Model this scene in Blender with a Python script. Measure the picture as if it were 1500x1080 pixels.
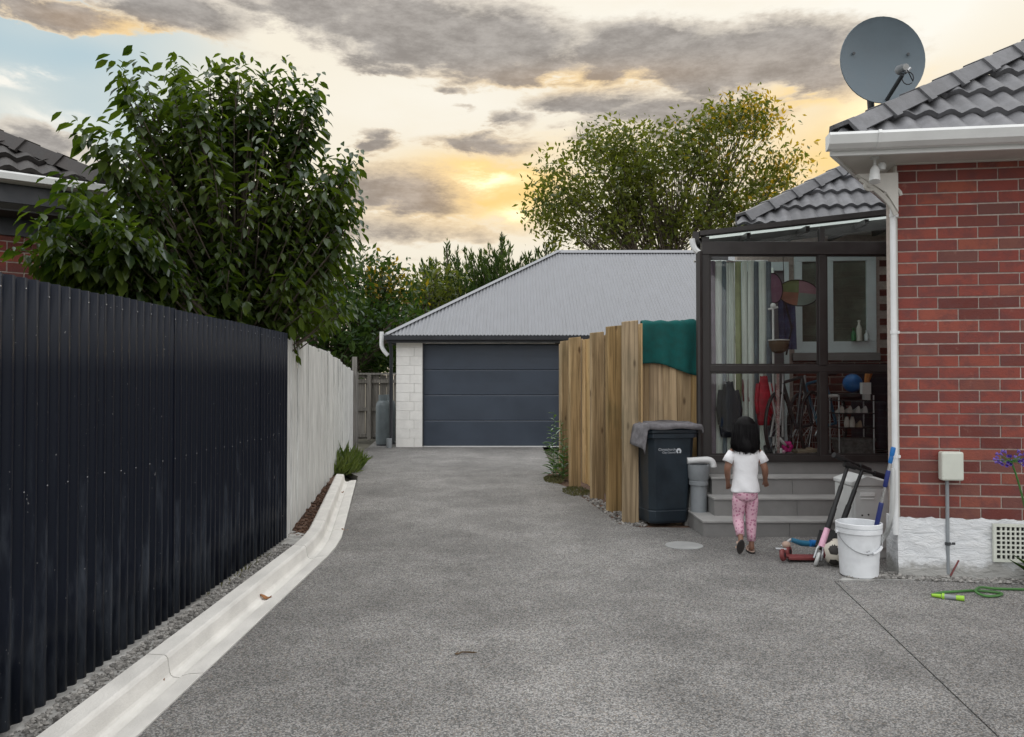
import bpy, bmesh, math, random
import numpy as np
from mathutils import Vector, Matrix, Euler
random.seed(7); rng = np.random.default_rng(7)
R = math.radians; PI = math.pi
for o in list(bpy.data.objects): bpy.data.objects.remove(o)
SC = bpy.context.scene; C = SC.collection
H = 1.4; F = 1127.0                      # eye height, focal length in photo pixels

# ------------------------------------------------------------------ camera, sky, sun, exposure
cd = bpy.data.cameras.new('camera'); cam = bpy.data.objects.new('camera', cd); C.objects.link(cam)
cam.location = (0, 0, H); cam.rotation_euler = (R(90 + 1.017), 0, 0)
cd.sensor_width = 36; cd.lens = 36*F/1500; cd.clip_start = 0.05; cd.clip_end = 2000
SC.camera = cam
SC.view_settings.view_transform = 'Standard'; SC.view_settings.look = 'None'
SC.view_settings.exposure = 1.0; SC.view_settings.gamma = 1; SC.view_settings.use_curve_mapping = False

def S(r, g, b):
    f = lambda c: (c/12.92 if c <= .04045 else ((c+.055)/1.055)**2.4)
    return (f(r/255), f(g/255), f(b/255))

SUN_EL, SUN_AZ = 9.0, 20.0
sd = bpy.data.lights.new('sun', 'SUN'); sun = bpy.data.objects.new('sun', sd); C.objects.link(sun)
sd.energy = 2.0; sd.angle = R(14); sd.color = (1, .78, .5)
sun.rotation_euler = (R(90-SUN_EL), 0, R(180-SUN_AZ))     # shines from ahead, slightly right

W = bpy.data.worlds.new('World'); SC.world = W; W.use_nodes = True
class NT:
    """tiny helper for math node trees"""
    def __init__(s, nt): s.nt = nt; s.n = nt.nodes; s.l = nt.links
    def new(s, t, **k):
        n = s.n.new(t)
        for a, b in k.items(): setattr(n, a, b)
        return n
    def put(s, sock, v):
        if hasattr(v, 'is_output') or isinstance(v, bpy.types.NodeSocket): s.l.new(v, sock)
        elif isinstance(v, (tuple, list)) and len(v) == 3 and sock.type == 'RGBA': sock.default_value = (*v, 1)
        else: sock.default_value = v
    def m(s, op, a, b=0.0, c=None, clamp=False):
        n = s.new('ShaderNodeMath', operation=op); n.use_clamp = clamp
        s.put(n.inputs[0], a); s.put(n.inputs[1], b)
        if c is not None: s.put(n.inputs[2], c)
        return n.outputs[0]
    def sm(s, v, lo, hi, a=0.0, b=1.0, kind='SMOOTHSTEP'):
        n = s.new('ShaderNodeMapRange', interpolation_type=kind)
        s.put(n.inputs[0], v); s.put(n.inputs[1], lo); s.put(n.inputs[2], hi); s.put(n.inputs[3], a); s.put(n.inputs[4], b)
        return n.outputs[0]
    def mix(s, f, a, b, bt='MIX'):
        n = s.new('ShaderNodeMix', data_type='RGBA', blend_type=bt)
        s.put(n.inputs[0], f); s.put(n.inputs[6], a); s.put(n.inputs[7], b)
        return n.outputs[2]
    def noise(s, vec, scale, detail=2, rough=.5, dist=0.0, w=None):
        n = s.new('ShaderNodeTexNoise'); s.put(n.inputs['Vector'], vec)
        n.inputs['Scale'].default_value = scale; n.inputs['Detail'].default_value = detail
        n.inputs['Roughness'].default_value = rough; n.inputs['Distortion'].default_value = dist
        return n.outputs['Fac']
    def xyz(s, x, y, z):
        n = s.new('ShaderNodeCombineXYZ')
        for i, v in enumerate((x, y, z)): s.put(n.inputs[i], v)
        return n.outputs[0]

def build_world():
    t = NT(W.node_tree); t.n.clear()
    out = t.new('ShaderNodeOutputWorld'); bg = t.new('ShaderNodeBackground'); t.l.new(bg.outputs[0], out.inputs[0])
    tc = t.new('ShaderNodeTexCoord'); sp = t.new('ShaderNodeSeparateXYZ'); t.l.new(tc.outputs['Generated'], sp.inputs[0])
    x, y, z = sp.outputs
    sky = t.new('ShaderNodeTexSky'); sky.sky_type = 'NISHITA'; sky.sun_disc = False
    sky.sun_elevation = R(SUN_EL); sky.sun_rotation = R(SUN_AZ); sky.dust_density = 1.5; sky.air_density = 1.2
    scn = t.new('ShaderNodeMix', data_type='RGBA', blend_type='MULTIPLY'); scn.inputs[0].default_value = 1
    t.l.new(sky.outputs[0], scn.inputs[6]); scn.inputs[7].default_value = (.11, .11, .11, 1)
    clear = scn.outputs[2]
    az = t.m('ARCTAN2', x, y); el = t.m('ARCSINE', z)
    # wind-stretched noise on the sphere of directions
    q = t.xyz(az, t.m('MULTIPLY', el, 2.6), 0.0)
    q3 = t.xyz(x, y, t.m('MULTIPLY', z, 2.8))
    n1 = t.noise(q3, 3.2, 7, .58, .25); n2 = t.noise(q3, 10.0, 8, .64, .2); n3 = t.noise(q3, 1.5, 3, .5)
    waz = t.m('ADD', az, t.m('MULTIPLY', t.m('SUBTRACT', n2, .5), .16))
    wel = t.m('ADD', el, t.m('MULTIPLY', t.m('SUBTRACT', n2, .5), .07))
    def ae(px, py):
        a = math.atan((px-750)/F); return a, math.atan((560-py)/F*math.cos(a))
    def blob(px, py, rx, ry, w=1.0, warp=True, tilt=0.0):
        a, e = ae(px, py); k = math.cos(a)**2
        dx = t.m('DIVIDE', t.m('SUBTRACT', waz if warp else az, a), rx/F*k)
        dy = t.m('DIVIDE', t.m('SUBTRACT', wel if warp else el, e), ry/F*math.cos(a))
        if tilt: dy = t.m('MULTIPLY_ADD', dx, tilt, dy)
        d2 = t.m('MULTIPLY_ADD', dx, dx, t.m('MULTIPLY', dy, dy))
        return t.m('MULTIPLY', t.m('POWER', 2.718, t.m('MULTIPLY', d2, -1.0)), w)
    def total(bl):
        s = bl[0]
        for b in bl[1:]: s = t.m('ADD', s, b)
        return s
    # bright high veil: cream over the middle and right, thinning to blue at the left
    veil = t.sm(t.m('ADD', az, t.m('MULTIPLY', t.m('SUBTRACT', n3, .5), .5)), -.60, -.26)
    veil = t.m('MAXIMUM', veil, t.sm(el, .27, .08, 0, .8))
    veil = t.m('MAXIMUM', veil, t.sm(n3, .42, .62, .15, .7))
    base = t.mix(veil, t.mix(.75, clear, S(160, 205, 228)), S(248, 241, 224))
    low = t.sm(el, .20, .02)
    base = t.mix(t.m('MULTIPLY', low, .6), base, S(222, 204, 178))
    # glow round the hidden sun
    glow = total([blob(700, 262, 120, 34, 1.5), blob(1250, 140, 170, 120, .45), blob(870, 112, 70, 12, .5),
                  blob(1230, 240, 130, 50, .75), blob(745, 310, 60, 34, .8), blob(860, 205, 160, 20, .35), blob(1180, 140, 90, 16, .6)])
    base = t.mix(t.m('MINIMUM', t.m('MULTIPLY', glow, .95), 1.0), base, S(255, 218, 142))
    base = t.mix(t.m('MINIMUM', total([blob(20, 112, 40, 9, .9), blob(60, 168, 70, 16, .7), blob(640, 150, 160, 40, .5), blob(900, 22, 200, 22, .6), blob(1250, 20, 260, 44, 1.0), blob(1330, 60, 120, 50, .7)]), 1.0), base, S(255, 252, 242))
    base = t.mix(t.m('MINIMUM', total([blob(702, 262, 50, 14, 1.2), blob(1290, 190, 60, 40, 1.0), blob(745, 318, 26, 12, .9)]), 1.0), base, (1.5, 1.25, .78))
    # separate cloud banks, torn at the edges
    bl = [blob(470, 14, 170, 34, 1.0), blob(600, 38, 170, 46, 1.25), blob(715, 62, 140, 50, 1.25), blob(790, 96, 90, 24, 1.0),
          blob(930, 70, 140, 40, 1.25), blob(1080, 86, 190, 46, 1.4), blob(1195, 108, 90, 32, 1.1), blob(870, 148, 100, 22, 1.0), blob(970, 166, 140, 25, 1.1), blob(1090, 175, 90, 20, .8),
          blob(585, 97, 50, 13, .8), blob(660, 131, 30, 11, .75), blob(655, 165, 32, 9, .7), blob(750, 172, 42, 18, .8), blob(545, 206, 44, 17, .9), blob(712, 207, 100, 16, .95),
          blob(590, 280, 125, 44, .95), blob(560, 335, 190, 36, .62), blob(690, 345, 140, 28, .5), blob(50, 12, 150, 20, 1.1), blob(240, 8, 140, 30, 1.1), blob(35, 210, 95, 34, 1.1), blob(140, 250, 60, 20, .7), blob(1420, 130, 60, 24, .4)]
    banks = bl[0]
    for b_ in bl[1:]: banks = t.m('MAXIMUM', banks, b_)
    wide = t.m('MULTIPLY', t.sm(n1, .44, .66), t.sm(t.m('MAXIMUM', t.m('SUBTRACT', t.m('ABSOLUTE', az), .72), t.m('SUBTRACT', el, .50)), -.02, .22))
    n4 = t.noise(q3, 20.0, 9, .70)
    dens = t.m('ADD', t.m('ADD', banks, t.m('MULTIPLY', t.m('SUBTRACT', n2, .5), .75)), t.m('MULTIPLY', t.m('SUBTRACT', n4, .5), .72))
    dens = t.m('MAXIMUM', dens, t.m('MULTIPLY', wide, .75))
    cov = t.sm(dens, .25, .52); thick = t.sm(dens, .36, .86)
    warm = t.m('MINIMUM', total([blob(700, 280, 190, 70, 1, False), blob(1240, 200, 220, 90, .8, False), blob(150, 36, 140, 20, 1.3, False), blob(860, 112, 200, 20, .8, False)]), 1.0)
    thin_c = t.mix(warm, S(226, 218, 205), S(255, 220, 160))
    core = t.mix(t.m('MULTIPLY', warm, .55), S(160, 154, 149), S(200, 170, 138))
    core = t.mix(t.sm(n4, .30, .68), t.mix(.16, core, (1, .97, .92)), t.mix(.24, core, (.03, .03, .035)))
    cloud = t.mix(thick, thin_c, core)
    col = t.mix(t.m('MULTIPLY', cov, .96), base, cloud)
    # away from the sunset the cloud is cooler, more even and brightened for fill light
    back = t.m('MAXIMUM', t.sm(t.m('ABSOLUTE', az), .75, 1.5), t.sm(el, .42, .95))
    cool = t.mix(t.m('MULTIPLY', cov, .5), (.84, .845, .855), (.52, .52, .53))
    lift = t.sm(el, 0, 1.2, .80, 1.22); cool = t.mix(1.0, cool, t.xyz(lift, lift, lift), 'MULTIPLY')
    col = t.mix(1.0, col, (.505, .50, .495), 'MULTIPLY')
    col = t.mix(t.m('MULTIPLY', back, .9), col, cool)
    col = t.mix(t.sm(el, -.02, -.10), col, (.10, .10, .09))
    t.l.new(col, bg.inputs[0]); bg.inputs[1].default_value = 1.0
build_world()

# ------------------------------------------------------------------ materials
def mat(name, col, rough=.6, metal=0.0, var=.15, scale=6.0, bump=0.0, bscale=60.0, stretch=(1, 1, 1), orand=0.0, hrand=0.0,
        spec=.5, col2=None, detail=4, trans=0.0, island=False):
    m = bpy.data.materials.new(name); m.use_nodes = True; t = NT(m.node_tree)
    b = t.n['Principled BSDF']; b.inputs['Roughness'].default_value = rough; b.inputs['Metallic'].default_value = metal
    b.inputs['Specular IOR Level'].default_value = spec
    tc = t.new('ShaderNodeTexCoord'); oi = t.new('ShaderNodeObjectInfo'); rnd = oi.outputs['Random']
    if island:
        g = t.new('ShaderNodeNewGeometry'); rnd = g.outputs['Random Per Island']
    va = t.new('ShaderNodeVectorMath', operation='ADD'); t.l.new(tc.outputs['Object'], va.inputs[0])
    t.l.new(t.xyz(t.m('MULTIPLY', rnd, 37.0), t.m('MULTIPLY', rnd, 91.0), t.m('MULTIPLY', rnd, 53.0)), va.inputs[1])
    vm = t.new('ShaderNodeVectorMath', operation='MULTIPLY'); t.l.new(va.outputs[0], vm.inputs[0]); vm.inputs[1].default_value = stretch
    v = vm.outputs[0]
    n = t.sm(t.noise(v, scale, detail, .6), .3, .7)
    c2 = col2 if col2 else tuple(min(1, c*(1+var)) for c in col)
    c = t.mix(n, tuple(c*(1-var) for c in col), c2)
    if orand or hrand:
        hs = t.new('ShaderNodeHueSaturation'); t.l.new(c, hs.inputs['Color'])
        t.put(hs.inputs['Value'], t.sm(rnd, 0, 1, 1-orand, 1+orand, 'LINEAR'))
        r2 = t.m('FRACT', t.m('MULTIPLY', rnd, 17.31))
        t.put(hs.inputs['Hue'], t.sm(r2, 0, 1, .5-hrand, .5+hrand, 'LINEAR'))
        c = hs.outputs[0]
    t.l.new(c, b.inputs['Base Color'])
    rr = t.sm(n, 0, 1, max(0, rough-.08), min(1, rough+.1), 'LINEAR'); t.l.new(rr, b.inputs['Roughness'])
    if bump:
        bn = t.new('ShaderNodeBump'); bn.inputs['Strength'].default_value = 1.0; bn.inputs['Distance'].default_value = bump
        t.l.new(t.noise(v, bscale, 3, .6), bn.inputs['Height']); t.l.new(bn.outputs[0], b.inputs['Normal'])
    m['c'] = 1
    return m

def leaf_mat(name, c1, c2, tr=.35, gloss=.12, island=True):
    m = bpy.data.materials.new(name); m.use_nodes = True; t = NT(m.node_tree); t.n.clear()
    out = t.new('ShaderNodeOutputMaterial')
    g = t.new('ShaderNodeNewGeometry'); oi = t.new('ShaderNodeObjectInfo'); tc = t.new('ShaderNodeTexCoord')
    rnd = t.m('FRACT', t.m('ADD', g.outputs['Random Per Island'], oi.outputs['Random']))
    cl = t.noise(tc.outputs['Object'], 1.1, 2)
    f = t.m('MULTIPLY_ADD', rnd, .6, t.m('MULTIPLY', t.sm(cl, .35, .65), .4))
    c = t.mix(f, c1, c2)
    d = t.new('ShaderNodeBsdfDiffuse'); t.l.new(c, d.inputs[0])
    tl = t.new('ShaderNodeBsdfTranslucent'); t.l.new(t.mix(1.0, c, (1.5, 1.6, .55), 'MULTIPLY'), tl.inputs[0])
    gl = t.new('ShaderNodeBsdfGlossy'); gl.inputs[1].default_value = .42; gl.inputs[0].default_value = (.8, .85, .9, 1)
    m1 = t.new('ShaderNodeMixShader'); m1.inputs[0].default_value = tr; t.l.new(d.outputs[0], m1.inputs[1]); t.l.new(tl.outputs[0], m1.inputs[2])
    lw = t.new('ShaderNodeLayerWeight'); lw.inputs[0].default_value = .25
    m2 = t.new('ShaderNodeMixShader'); t.l.new(t.m('MULTIPLY', lw.outputs['Fresnel'], gloss*4), m2.inputs[0])
    t.l.new(m1.outputs[0], m2.inputs[1]); t.l.new(gl.outputs[0], m2.inputs[2]); t.l.new(m2.outputs[0], out.inputs[0])
    return m

def glass_mat(name, tint=(.965, .975, .97), refl=1.0):
    m = bpy.data.materials.new(name); m.use_nodes = True; t = NT(m.node_tree); t.n.clear()
    out = t.new('ShaderNodeOutputMaterial'); tr = t.new('ShaderNodeBsdfTransparent'); tr.inputs[0].default_value = (*tint, 1)
    gl = t.new('ShaderNodeBsdfGlossy'); gl.inputs[1].default_value = .015
    fr = t.new('ShaderNodeFresnel'); fr.inputs[0].default_value = 1.55
    mx = t.new('ShaderNodeMixShader'); t.l.new(t.m('MULTIPLY', fr.outputs[0], refl*.7, clamp=True), mx.inputs[0])
    t.l.new(tr.outputs[0], mx.inputs[1]); t.l.new(gl.outputs[0], mx.inputs[2]); t.l.new(mx.outputs[0], out.inputs[0])
    return m

def poly_mat(name):
    m = bpy.data.materials.new(name); m.use_nodes = True; t = NT(m.node_tree); t.n.clear()
    out = t.new('ShaderNodeOutputMaterial'); a = t.new('ShaderNodeBsdfTranslucent'); a.inputs[0].default_value = (.75, .78, .76, 1); b = t.new('ShaderNodeBsdfTransparent'); b.inputs[0].default_value = (.75, .78, .77, 1)
    mx = t.new('ShaderNodeMixShader'); mx.inputs[0].default_value = .5; t.l.new(a.outputs[0], mx.inputs[1]); t.l.new(b.outputs[0], mx.inputs[2]); t.l.new(mx.outputs[0], out.inputs[0]); return m

def asphalt_mat(name):
    m = bpy.data.materials.new(name); m.use_nodes = True; t = NT(m.node_tree); b = t.n['Principled BSDF']
    tc = t.new('ShaderNodeTexCoord'); v = tc.outputs['Object']
    vo = t.new('ShaderNodeTexVoronoi'); vo.inputs['Scale'].default_value = 150; t.l.new(v, vo.inputs['Vector'])
    sx = t.new('ShaderNodeSeparateColor'); t.l.new(vo.outputs['Color'], sx.inputs[0])
    chip = t.mix(t.sm(sx.outputs[0], .1, .95), (.095, .094, .092), (.39, .38, .365))
    chip = t.mix(t.sm(sx.outputs[1], .8, .95, 0, .5), chip, (.30, .24, .18))
    grout = t.sm(vo.outputs['Distance'], .45, .75)
    c = t.mix(t.m('MULTIPLY', grout, .6), chip, (.15, .148, .145))
    blot = t.noise(v, .45, 6, .66); blot2 = t.noise(v, 2.2, 6, .7)
    mul = t.m('MULTIPLY', t.sm(blot, .3, .7, .72, 1.14), t.sm(blot2, .3, .72, .80, 1.12))
    # two faint worn wheel tracks along the drive and damp patches towards the house
    sp = t.new('ShaderNodeSeparateXYZ'); t.l.new(v, sp.inputs[0])
    st = t.m('ABSOLUTE', t.m('SUBTRACT', t.m('ABSOLUTE', t.m('ADD', sp.outputs[0], .35)), .75))
    mul = t.m('MULTIPLY', mul, t.sm(t.m('ADD', st, t.m('MULTIPLY', blot2, .5)), .1, .75, 1.09, 1.0))
    cc = t.mix(1.0, c, t.xyz(mul, mul, mul), 'MULTIPLY')
    spots = t.sm(t.noise(v, 7.5, 2, .5), .70, .78)
    cc = t.mix(t.m('MULTIPLY', spots, .45), cc, (.07, .068, .065))
    t.l.new(cc, b.inputs['Base Color']); b.inputs['Roughness'].default_value = .82; b.inputs['Specular IOR Level'].default_value = .3
    bn = t.new('ShaderNodeBump'); bn.inputs['Strength'].default_value = .8; bn.inputs['Distance'].default_value = .004
    t.l.new(t.m('SUBTRACT', 1.0, vo.outputs['Distance']), bn.inputs['Height']); t.l.new(bn.outputs[0], b.inputs['Normal'])
    return m

def wood_mat(name, c1, c2, dark=.35, green=0.0):
    """boards with long grain, knots and a per-board tone"""
    m = bpy.data.materials.new(name); m.use_nodes = True; t = NT(m.node_tree); b = t.n['Principled BSDF']
    tc = t.new('ShaderNodeTexCoord'); oi = t.new('ShaderNodeObjectInfo'); r = oi.outputs['Random']
    va = t.new('ShaderNodeVectorMath', operation='ADD'); t.l.new(tc.outputs['Object'], va.inputs[0])
    t.l.new(t.xyz(t.m('MULTIPLY', r, 31.0), t.m('MULTIPLY', r, 17.0), t.m('MULTIPLY', r, 43.0)), va.inputs[1])
    def st(k):
        n = t.new('ShaderNodeVectorMath', operation='MULTIPLY'); t.l.new(va.outputs[0], n.inputs[0]); n.inputs[1].default_value = k; return n.outputs[0]
    g = t.noise(st((28, 28, .9)), 1.0, 5, .62, .9); big = t.noise(st((3, 3, .6)), 1.4, 3)
    c = t.mix(t.sm(g, .34, .64), tuple(x*.78 for x in c1), c2)
    c = t.mix(t.sm(big, .42, .68, 0, .55), c, tuple(x*.62 for x in c1))
    kn = t.new('ShaderNodeTexVoronoi'); kn.inputs['Scale'].default_value = 1.0; t.l.new(st((7, 7, 2.6)), kn.inputs['Vector'])
    c = t.mix(t.sm(kn.outputs['Distance'], .17, .06, 0, .75), c, (.09, .045, .022))
    if green: c = t.mix(t.sm(t.noise(st((2, 2, 1)), 1.6, 4), .48, .7, 0, green), c, (.10, .105, .06))
    hs = t.new('ShaderNodeHueSaturation'); t.l.new(c, hs.inputs['Color']); t.put(hs.inputs['Value'], t.sm(r, 0, 1, .80, 1.15, 'LINEAR'))
    r2 = t.m('FRACT', t.m('MULTIPLY', r, 13.7)); t.put(hs.inputs['Saturation'], t.sm(r2, 0, 1, .82, 1.12, 'LINEAR'))
    t.l.new(hs.outputs[0], b.inputs['Base Color']); b.inputs['Roughness'].default_value = .78; b.inputs['Specular IOR Level'].default_value = .25
    bn = t.new('ShaderNodeBump'); bn.inputs['Distance'].default_value = .0025; t.l.new(g, bn.inputs['Height']); t.l.new(bn.outputs[0], b.inputs['Normal'])
    return m

def brick_mat(name, island=False, dim=1.0):
    m = bpy.data.materials.new(name); m.use_nodes = True; t = NT(m.node_tree); b = t.n['Principled BSDF']
    tc = t.new('ShaderNodeTexCoord'); oi = t.new('ShaderNodeObjectInfo'); r = oi.outputs['Random']
    va = t.new('ShaderNodeVectorMath', operation='ADD'); t.l.new(tc.outputs['Object'], va.inputs[0])
    t.l.new(t.xyz(t.m('MULTIPLY', r, 71.0), t.m('MULTIPLY', r, 33.0), t.m('MULTIPLY', r, 57.0)), va.inputs[1]); v = va.outputs[0]
    rp = t.new('ShaderNodeValToRGB'); t.l.new(r, rp.inputs[0]); e = rp.color_ramp.elements
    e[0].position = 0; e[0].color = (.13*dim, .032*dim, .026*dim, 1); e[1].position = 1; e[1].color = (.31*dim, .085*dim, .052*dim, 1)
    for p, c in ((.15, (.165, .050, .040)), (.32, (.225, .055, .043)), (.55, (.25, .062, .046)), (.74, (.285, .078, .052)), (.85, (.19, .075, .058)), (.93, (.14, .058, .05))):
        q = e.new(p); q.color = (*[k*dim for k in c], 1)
    c = rp.outputs[0]
    c = t.mix(t.sm(t.noise(v, 9, 4, .65), .40, .68, 0, .7), c, (.13*dim, .05*dim, .048*dim))
    c = t.mix(t.sm(t.noise(v, 12, 5, .7), .60, .78, 0, .5), c, (.36*dim, .20*dim, .16*dim))
    t.l.new(c, b.inputs['Base Color']); b.inputs['Roughness'].default_value = .8; b.inputs['Specular IOR Level'].default_value = .3
    bn = t.new('ShaderNodeBump'); bn.inputs['Distance'].default_value = .004; t.l.new(t.noise(v, 70, 4, .65), bn.inputs['Height']); t.l.new(bn.outputs[0], b.inputs['Normal'])
    return m

def plain_brick_mat(name):
    m = bpy.data.materials.new(name); m.use_nodes = True; t = NT(m.node_tree); b = t.n['Principled BSDF']
    tc = t.new('ShaderNodeTexCoord'); mp = t.new('ShaderNodeMapping'); mp.inputs['Rotation'].default_value = (R(90), 0, 0)
    t.l.new(tc.outputs['Object'], mp.inputs[0])
    br = t.new('ShaderNodeTexBrick'); br.inputs['Scale'].default_value = 1; br.inputs['Brick Width'].default_value = .275; br.inputs['Row Height'].default_value = .085
    br.inputs['Mortar Size'].default_value = .005; br.inputs['Color1'].default_value = (.24, .066, .054, 1); br.inputs['Color2'].default_value = (.18, .055, .048, 1)
    br.inputs['Mortar'].default_value = (.42, .38, .34, 1); t.l.new(mp.outputs[0], br.inputs[0]); t.l.new(br.outputs[0], b.inputs['Base Color'])
    b.inputs['Roughness'].default_value = .85
    return m

def plinth_mat(name):
    m = bpy.data.materials.new(name); m.use_nodes = True; t = NT(m.node_tree); b = t.n['Principled BSDF']
    tc = t.new('ShaderNodeTexCoord'); v = tc.outputs['Object']; sp = t.new('ShaderNodeSeparateXYZ'); t.l.new(v, sp.inputs[0])
    vm = t.new('ShaderNodeVectorMath', operation='MULTIPLY'); t.l.new(v, vm.inputs[0]); vm.inputs[1].default_value = (1, 1, 2.6)
    n = t.noise(vm.outputs[0], 9, 6, .68, .6); k = t.noise(v, 5, 5, .7)
    edge = t.m('MULTIPLY_ADD', k, .30, t.m('MULTIPLY', sp.outputs[2], -1.0))       # flaking follows the foot of the wall
    fl = t.sm(edge, .02, .10)
    c = t.mix(t.sm(n, .3, .7), (.66, .68, .70), (.80, .81, .82)); c = t.mix(t.m('MULTIPLY', fl, .8), c, (.30, .29, .265))
    c = t.mix(t.sm(t.noise(v, 16, 4, .7), .66, .74, 0, .6), c, (.25, .24, .22))
    t.l.new(c, b.inputs['Base Color']); b.inputs['Roughness'].default_value = .85
    bn = t.new('ShaderNodeBump'); bn.inputs['Distance'].default_value = .02; t.l.new(n, bn.inputs['Height']); t.l.new(bn.outputs[0], b.inputs['Normal'])
    return m

def fence_metal_mat(name):
    m = bpy.data.materials.new(name); m.use_nodes = True; t = NT(m.node_tree); b = t.n['Principled BSDF']
    tc = t.new('ShaderNodeTexCoord'); v = tc.outputs['Object']; sp = t.new('ShaderNodeSeparateXYZ'); t.l.new(v, sp.inputs[0])
    vm = t.new('ShaderNodeVectorMath', operation='MULTIPLY'); t.l.new(v, vm.inputs[0]); vm.inputs[1].default_value = (1, 6, .8)
    dust = t.noise(vm.outputs[0], 2.2, 5, .68); lowp = t.m('SUBTRACT', .75, sp.outputs[2])
    d = t.m('MULTIPLY', t.sm(t.m('MULTIPLY_ADD', lowp, .22, dust), .52, .80), .30)
    c = t.mix(d, (.0035, .006, .013), (.12, .14, .17))
    c = t.mix(t.sm(t.noise(v, 60, 2), .73, .76, 0, .5), c, (.3, .3, .3))
    t.l.new(c, b.inputs['Base Color']); t.l.new(t.sm(dust, .3, .7, .36, .52), b.inputs['Roughness']); b.inputs['Specular IOR Level'].default_value = .19
    return m

def pattern_mat(name, c1, c2, scale, lo=.25, hi=.4, rough=.85):
    m = bpy.data.materials.new(name); m.use_nodes = True; t = NT(m.node_tree); b = t.n['Principled BSDF']
    tc = t.new('ShaderNodeTexCoord'); vo = t.new('ShaderNodeTexVoronoi'); vo.inputs['Scale'].default_value = scale; t.l.new(tc.outputs['Object'], vo.inputs['Vector'])
    t.l.new(t.mix(t.sm(vo.outputs['Distance'], lo, hi), c1, c2), b.inputs['Base Color']); b.inputs['Roughness'].default_value = rough
    return m

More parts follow.
